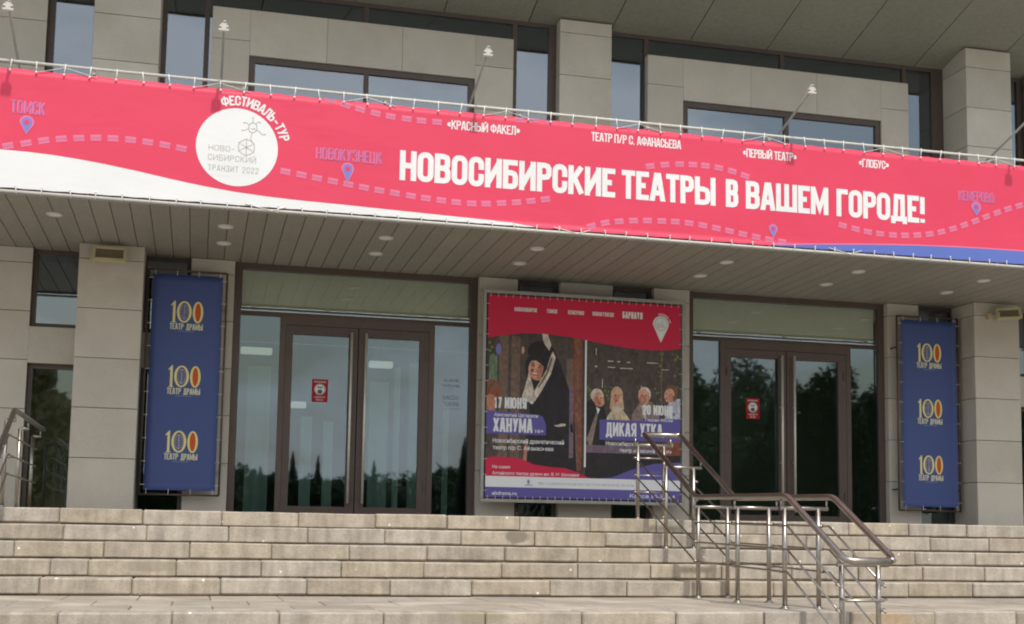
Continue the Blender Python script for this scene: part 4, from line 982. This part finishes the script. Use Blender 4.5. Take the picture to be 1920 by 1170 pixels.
# ------------------------------------------------------------------ blue hanging banners
def blue_banner(x0, x1, label):
    r = empty('hanging_banner', label, 'banner', 'blue banners beside the doors')
    z0, z1, y = .275, 2.775, -.20; cx = (x0+x1)/2
    P = Print(.0008)
    for zt in (2.465, 1.712, .958):
        k = cx + .0
        h = .252; zb = zt - h
        def e(xc, w, l, ik='gold', inner='navy', iw=.6):
            P.disc(xc, zb + h/2, w/2, h/2, ik, l, 28); P.disc(xc, zb + h/2, w/2*iw, h/2*.86, inner, l + 1, 24)
        P.poly([(k-.155, zb), (k-.128, zb), (k-.128, zb+h), (k-.138, zb+h), (k-.178, zb+h*.80), (k-.176, zb+h*.76), (k-.155, zb+h*.82)], 'gold', 1)
        P.rect(k-.170, zb, k-.113, zb+.008, 'gold', 1.4)
        e(k - .028, .165, 1.6, iw=.66)
        e(k + .125, .118, 1.6, inner='orange', iw=.56)
        # feather inside the middle zero
        P.line([(k-.028, zb+.03), (k-.028, zb+h-.045)], .004, 'veil', 4)
        for q in range(6):
            zz = zb + .055 + q*.027; s_ = .032 - abs(q-2.5)*.004
            P.line([(k-.028-s_, zz+.012), (k-.028, zz)], .004, 'veil', 4.3); P.line([(k-.028, zz), (k-.028+s_, zz+.012)], .004, 'veil', 4.3)
        P.ring(k-.028, zb+h/2, .042, .004, 'veil', 4.8, 18, .085)
        P.caps('ТЕАТР', k - .185, k - .03, zb - .082, .072, .15, 'cream', 1, .04); P.caps('ДРАМЫ', k + .0, k + .185, zb - .082, .072, .15, 'cream', 1, .04)
        P.rect(k - .09, zb - .105, k + .09, zb - .099, 'textgrey', 1)
    P.build('cloth', y, (x0, x1, z0, z1, 10, 28, 'navy'), r, disp=lambda x, z: (.005*noise.noise(Vector((x*2 + x0, z*1.6, 4))), 0), grid=.25, extra_y=.0015)
    global PYY; PYY = y
    pts = [(x0 - .045, z0 - .05), (x1 + .045, z0 - .05), (x1 + .045, z1 + .05), (x0 - .045, z1 + .05)]
    for nm, a, b in (('bottom_bar', 0, 1), ('side_bar', 1, 2), ('top_bar', 2, 3), ('side_bar', 3, 0)):
        tube(nm, [(pts[a][0], y + .03, pts[a][1]), (pts[b][0], y + .03, pts[b][1])], .012, M['brown'], r, 8)
    for zz in (.5, 2.4):
        for xx in ((x0 - .045), (x1 + .045)): box('bracket', xx - .008, xx + .008, y + .03, .085, zz - .01, zz + .01, M['brown'], r)
    small_ties(r, [(x0 + .03 + k*(x1-x0-.06)/3, z1 - .015) for k in range(4)], (0, 1), .055); small_ties(r, [(x0 + .03 + k*(x1-x0-.06)/3, z0 + .015) for k in range(4)], (0, -1), .06)
    small_ties(r, [(x0 + .012, z0 + .06 + k*.265) for k in range(10)], (-1, 0), .05); small_ties(r, [(x1 - .012, z0 + .06 + k*.265) for k in range(10)], (1, 0), .05)
    return r
blue_banner(-.578, .212, 'tall blue banner with three yellow hundreds, left of the left glass doors')
blue_banner(9.035, 9.860, 'tall blue banner with three yellow hundreds, right of the right glass doors')

# ------------------------------------------------------------------ floodlights on the outer piers
def flood(x, z, label, yaw, off, w=.36, h=.165):
    r = empty('floodlight', label, 'floodlight', 'beige floodlights on the outer piers', loc=(x, -.45, z))
    bm = bmesh.new()
    # shallow tapering housing, open front
    def ringbox(w0, h0, y0, w1, h1, y1):
        a = [bm.verts.new((s*w0/2, y0, t*h0/2)) for s, t in ((-1,-1),(1,-1),(1,1),(-1,1))]; b = [bm.verts.new((s*w1/2, y1, t*h1/2)) for s, t in ((-1,-1),(1,-1),(1,1),(-1,1))]
        for i in range(4): bm.faces.new((a[i], a[(i+1) % 4], b[(i+1) % 4], b[i]))
        return a, b
    ringbox(w, h, -.14, w*.95, h*.95, -.06); a, b = ringbox(w*.95, h*.95, -.06, w*.7, h*.7, .0); bm.faces.new(b)
    ringbox(w, h, -.14, w - .05, h - .045, -.142); ringbox(w - .05, h - .045, -.142, w - .07, h - .06, -.12)
    R_ = Matrix.Rotation(-.22, 3, 'X') @ Matrix.Rotation(yaw, 3, 'Z')
    bmesh.ops.rotate(bm, verts=bm.verts, cent=(0, 0, 0), matrix=R_); bmesh.ops.translate(bm, verts=bm.verts, vec=(0, -.07, 0))
    done(bm, 'housing', M['beige'], r, recalc=False)
    bm = bmesh.new(); vs = [bm.verts.new((s*(w-.065)/2, -.122, t*(h-.055)/2)) for s, t in ((-1,-1),(1,-1),(1,1),(-1,1))]; bm.faces.new(vs)
    bmesh.ops.rotate(bm, verts=bm.verts, cent=(0, 0, 0), matrix=R_); bmesh.ops.translate(bm, verts=bm.verts, vec=(0, -.07, 0)); done(bm, 'front_glass', M['floodglass'], r, recalc=False)
    bm = bmesh.new(); bm_box(bm, off - .03, off + .03, -.06, -.003, -.05, .03); bm_tube(bm, [(off, -.04, 0), (off*.6, -.08, -.01), (0, -.10, -.01)], .012, 6)
    bm_box(bm, -w/2 - .012, -w/2 - .003, -.19, -.10, -.03, .03); bm_box(bm, w/2 + .003, w/2 + .012, -.19, -.10, -.03, .03)
    done(bm, 'bracket', M['beige'], r)
flood(-1.035, 2.852, 'beige rectangular floodlight at the top of the left outer pier', .0, -.19)
flood(10.42, 2.835, 'beige rectangular floodlight at the top of the right outer pier', -.25, -.22, .33, .15)

# ------------------------------------------------------------------ handrails
def railing(label, dx, posts, top_path, lower_rows, back_y, end_loop, loop_top=True, single=False):
    r = empty('handrail_frame', label, 'railing', 'steel handrails on the steps')
    HL, HR, PL, PR = 4.545 + dx, 4.945 + dx, 4.575 + dx, 4.870 + dx
    def zr(y):
        pt = top_path
        for (y0, z0), (y1, z1) in zip(pt, pt[1:]):
            if y1 <= y <= y0: return z0 + (z1-z0)*(y-y0)/(y1-y0)
        return pt[0][1] if y > pt[0][0] else pt[-1][1]
    # handrails: one on each side, joined by a loop at the lower end and a bar at the top end
    for hx in ((HR,) if single else (HL, HR)):
        s = 1 if hx == HL else -1
        pts = [(hx, y, z) for y, z in top_path]
        out = [pts[0]]
        for i in range(1, len(pts)-1):
            p0, p1, p2 = (Vector(q) for q in (pts[i-1], pts[i], pts[i+1]))
            a = p1 + (p0-p1).normalized()*.06; b = p1 + (p2-p1).normalized()*.06
            out += [tuple(a), tuple(p1*.5 + a*.25 + b*.25), tuple(b)]
        e = pts[-1]; out.append((e[0], e[1] + .06, e[2] + .03)); out += [(hx + s*.012, e[1] + .015, e[2] + .006), (hx + s*.05, e[1] - .012, e[2] - .004)]
        if hx == HL: out.append((HR - .05, e[1] - .012, e[2] - .004))
        tube('handrail', out, .0255, M['steel'], r, 12)
    if loop_top:
        y, z = top_path[0]; tube('end_bar', [(HL, y + .0, z), (HL + .03, y + .045, z), (HR - .03, y + .045, z), (HR, y, z)], .0255, M['steel'], r, 12)
    for (y, zb) in posts:
        zt = zr(y) - .095
        for px_ in ((PR,) if single else (PL, PR)):
            bm = bmesh.new(); bm_tube(bm, [(px_, y, zb), (px_, y, zt)], .0195, 10)
            bm_tube(bm, [(px_, y, zb - .002), (px_, y, zb + .008)], .045, 14); bm_tube(bm, [(px_, y, zb + .008), (px_, y, zb + .02)], .030, 12)
            done(bm, 'post', M['steel'], r)
        bm = bmesh.new(); bm_tube(bm, [((PR if single else HL - .01), y, zt), (HR + .01, y, zt)], .0165, 10)
        for hx in ((HR,) if single else (HL, HR)): bm_tube(bm, [(hx, y, zt), (hx, y, zr(y) - .02)], .008, 8)
        done(bm, 'crossbar', M['steel'], r)
    for px_ in ((PR + .035,) if single else (PL - .035, PR + .035)):
        for dz in lower_rows:
            pts = [(px_, y, z - dz) for y, z in top_path]
            pts[0] = (px_, posts[0][0], zr(posts[0][0]) - dz); ly = posts[-1][0]; pts[-1] = (px_, ly - .04, zr(ly) - dz - .02)
            tube('lower_rail', pts, .0085, M['steel'], r, 8)
            for (y, zb) in posts:
                s = 1 if px_ < HL + .1 else -1
                tube('clamp', [(px_ - s*.012, y, zr(y) - dz), (px_ + s*.03, y, zr(y) - dz)], .013, M['steel'], r, 8)
    for dz in (() if single else lower_rows):
        for yy, nm in ((posts[0][0], 'end_rail'),):
            tube(nm, [(PL - .035, yy + .0, zr(yy) - dz), (PR + .035, yy, zr(yy) - dz)], .0085, M['steel'], r, 8)
    for dz in (() if single else end_loop):
        ly = posts[-1][0]; zz = zr(ly) - dz - .02
        tube('loop_rail', [(PL - .035, ly - .04, zz), (PL, ly - .10, zz - .01), (PR - .02, ly - .10, zz - .01), (PR + .03, ly - .06, zz), (PR + .035, ly - .04, zz)], .0095, M['steel'], r, 8)
    return r
rows3 = (.24, .42, .60)
railing('steel double handrail standing on the steps in front of the right doors', 0,
        [(-2.44, 0.0), (-3.32, -.30), (-4.20, -.75), (-5.13, -.75), (-6.08, -.75), (-7.04, -.90 - .15)],
        [(-2.73, .892), (-4.21, .189), (-6.20, .1425), (-7.16, -.347)], (.235, .42, .60), 0, (.32, .72))
railing('steel handrail at the left end of the steps, cut by the picture edge', -6.612,
        [(-.55, 0.0), (-1.65, 0.0), (-2.66, 0.0), (-3.32, -.30), (-4.20, -.75), (-5.13, -.75), (-6.08, -.75), (-7.04, -1.05)],
        [(-.28, .913), (-2.73, .913), (-4.21, .20), (-6.20, .15), (-7.16, -.347)], (.235, .42, .60), 0, (.32, .72), False, True)

# ------------------------------------------------------------------ trees across the plaza (seen in the glass)
def crown_mesh(name, kind, h, rad, seed, nleaf, mat, ls):
    random.seed(seed); bm = bmesh.new()
    blobs = []
    if kind == 'spire':
        for k in range(nleaf):
            t = random.random()**1.25; tier = .72 + .28*((t*9) % 1.0 < .55)
            lean = .05*math.sin(seed)*t
            q = rad*(1-t)*tier*math.sqrt(random.random()); a = random.uniform(0, 6.283)
            q *= 1 + .18*math.sin(a*3 + t*14)
            c = Vector((q*math.cos(a) + lean, q*math.sin(a), h*(.06 + .94*t) - q*.25)); u = Vector((math.cos(a), math.sin(a), -.3 + random.uniform(-.3, .3))).normalized(); w = u.orthogonal().normalized()
            s = ls*random.uniform(.6, 1.3)*(1 - .6*t)
            bm.faces.new([bm.verts.new(c + u*s), bm.verts.new(c + w*s*.6), bm.verts.new(c - u*s), bm.verts.new(c - w*s*.6)])
        me = bpy.data.meshes.new(name); bm.to_mesh(me); bm.free(); me.materials.append(mat); return me
    if kind == 'cone':
        for k in range(26):
            t = random.random()**.8; r_ = rad*(1-t)*random.uniform(.6, 1.0); a = random.uniform(0, 6.283)
            blobs.append((r_*math.cos(a)*.7, r_*math.sin(a)*.7, h*(.14 + .84*t), .12*h*(1-t) + .12*rad))
    else:
        for k in range(40 if kind == 'bush' else 24):
            if kind == 'bush':
                a = random.uniform(0, 6.283); q = math.sqrt(random.random()); blobs.append((rad*q*math.cos(a), rad*q*math.sin(a), h*random.uniform(.08, .86), rad*random.uniform(.2, .36))); continue
            a = random.uniform(0, 6.283); u = random.uniform(-1, 1); q = math.sqrt(1-u*u)*random.uniform(.35, 1)
            blobs.append((rad*q*math.cos(a), rad*q*math.sin(a), h*.62 + h*.32*u, rad*random.uniform(.22, .42)))
    for k in range(nleaf):
        bx, by, bz, br = random.choice(blobs)
        d = Vector((random.gauss(0, 1), random.gauss(0, 1), random.gauss(0, 1))).normalized()*br*random.random()**.4
        c = Vector((bx, by, bz)) + d; u = Vector((random.gauss(0, 1), random.gauss(0, 1), random.gauss(0, 1))).normalized(); w = u.orthogonal().normalized()
        s = ls*random.uniform(.6, 1.3)
        bm.faces.new([bm.verts.new(c + u*s), bm.verts.new(c + w*s*.6), bm.verts.new(c - u*s), bm.verts.new(c - w*s*.6)])
    me = bpy.data.meshes.new(name); bm.to_mesh(me); bm.free(); me.materials.append(mat); return me
def trunk_mesh(h, r0, seed):
    random.seed(seed); bm = bmesh.new()
    n = 6; prev = None
    for i in range(n+1):
        t = i/n; c = Vector((.03*h*math.sin(t*2.2), .02*h*math.sin(t*3), h*t*.8)); ring = [bm.verts.new(c + Vector((math.cos(a), math.sin(a), 0))*r0*(1.15-t)) for a in (k*math.pi/4 for k in range(8))]
        if prev:
            for j in range(8): bm.faces.new((prev[j], prev[(j+1) % 8], ring[(j+1) % 8], ring[j])).smooth = True
        prev = ring
    for k in range(7):
        a = random.uniform(0, 6.28); z = h*random.uniform(.3, .65); L = h*random.uniform(.15, .28)
        bm_tube(bm, [(0, 0, z), (math.cos(a)*L*.5, math.sin(a)*L*.5, z + L*.35), (math.cos(a)*L, math.sin(a)*L, z + L*.85)], r0*.28, 6)
    me = bpy.data.meshes.new('trunk'); bm.to_mesh(me); bm.free(); me.materials.append(M['bark']); return me
cone = crown_mesh('crown', 'spire', 7.6, 1.35, 3, 9000, M['needle'], .16); cone_t = trunk_mesh(7.5, .14, 1)
rnd = crown_mesh('crown', 'round', 10.5, 3.6, 8, 14000, M['leaf'], .17); rnd_t = trunk_mesh(10.5, .26, 2)
bush = crown_mesh('crown', 'bush', 4.9, 2.6, 14, 9000, M['leaf'], .13); bush_t = trunk_mesh(4.2, .12, 4)
oliv = crown_mesh('crown', 'cone', 8.2, 3.0, 21, 9000, M['olive'], .15); oliv_t = trunk_mesh(7.5, .14, 6)
def tree(name, cm, tm, x, y, s, label, group=None):
    r = empty(name, label, 'tree', group, loc=(x, y, -1.95))
    r.scale = (s, s, s*random.uniform(.95, 1.05)); r.rotation_euler = (0, 0, random.uniform(0, 6.28))
    for n_, me in (('crown', cm), ('trunk', tm)):
        o = bpy.data.objects.new(n_, me); COL.objects.link(o); o.parent = r
random.seed(9)
for i, (x, y, s) in enumerate(((1.0, -60, .92), (3.6, -62, .80), (5.6, -63, .98), (7.4, -66, .90), (10.5, -62, .86), (12.6, -64, .80), (15.8, -61, .95), (-9, -60, 1.0), (19, -66, .9))):
    tree('conifer_tree', cone, cone_t, x, y, s, 'narrow dark conifer across the plaza, reflected in the left door glass', 'conifers across the plaza')
for i in range(20):
    tree('bushy_tree', bush, bush_t, -20 + i*3.2 + random.uniform(-.6, .6), -71 + random.uniform(-1.5, 1.5), random.uniform(1.15, 1.4), 'low bushy tree in the dark belt reflected in the foot of the door glass', 'bushy trees across the plaza')
for i in range(22):
    tree('bushy_tree', bush, bush_t, -22 + i*3.0 + random.uniform(-.5, .5), -64 + random.uniform(-2, 2), random.uniform(.95, 1.25), 'low bushy tree in the dark belt reflected in the foot of the door glass', 'bushy trees across the plaza')
for i, (x, y, s) in enumerate(((20.5, -38, .92), (24.8, -42, 1.0), (29.5, -40, .98), (34, -44, .90), (38.5, -42, .95), (44, -48, 1.0), (22.5, -50, 1.0), (31.5, -52, 1.05), (50, -50, 1.1), (17.5, -47, .7))):
    tree('broadleaf_tree', rnd, rnd_t, x, y, s, 'tall broadleaf tree across the plaza, reflected in the right door glass', 'broadleaf trees across the plaza')
tree('olive_green_tree', oliv, oliv_t, -5.0, -30, 1.0, 'olive brown tree across the plaza, reflected in the small left window')
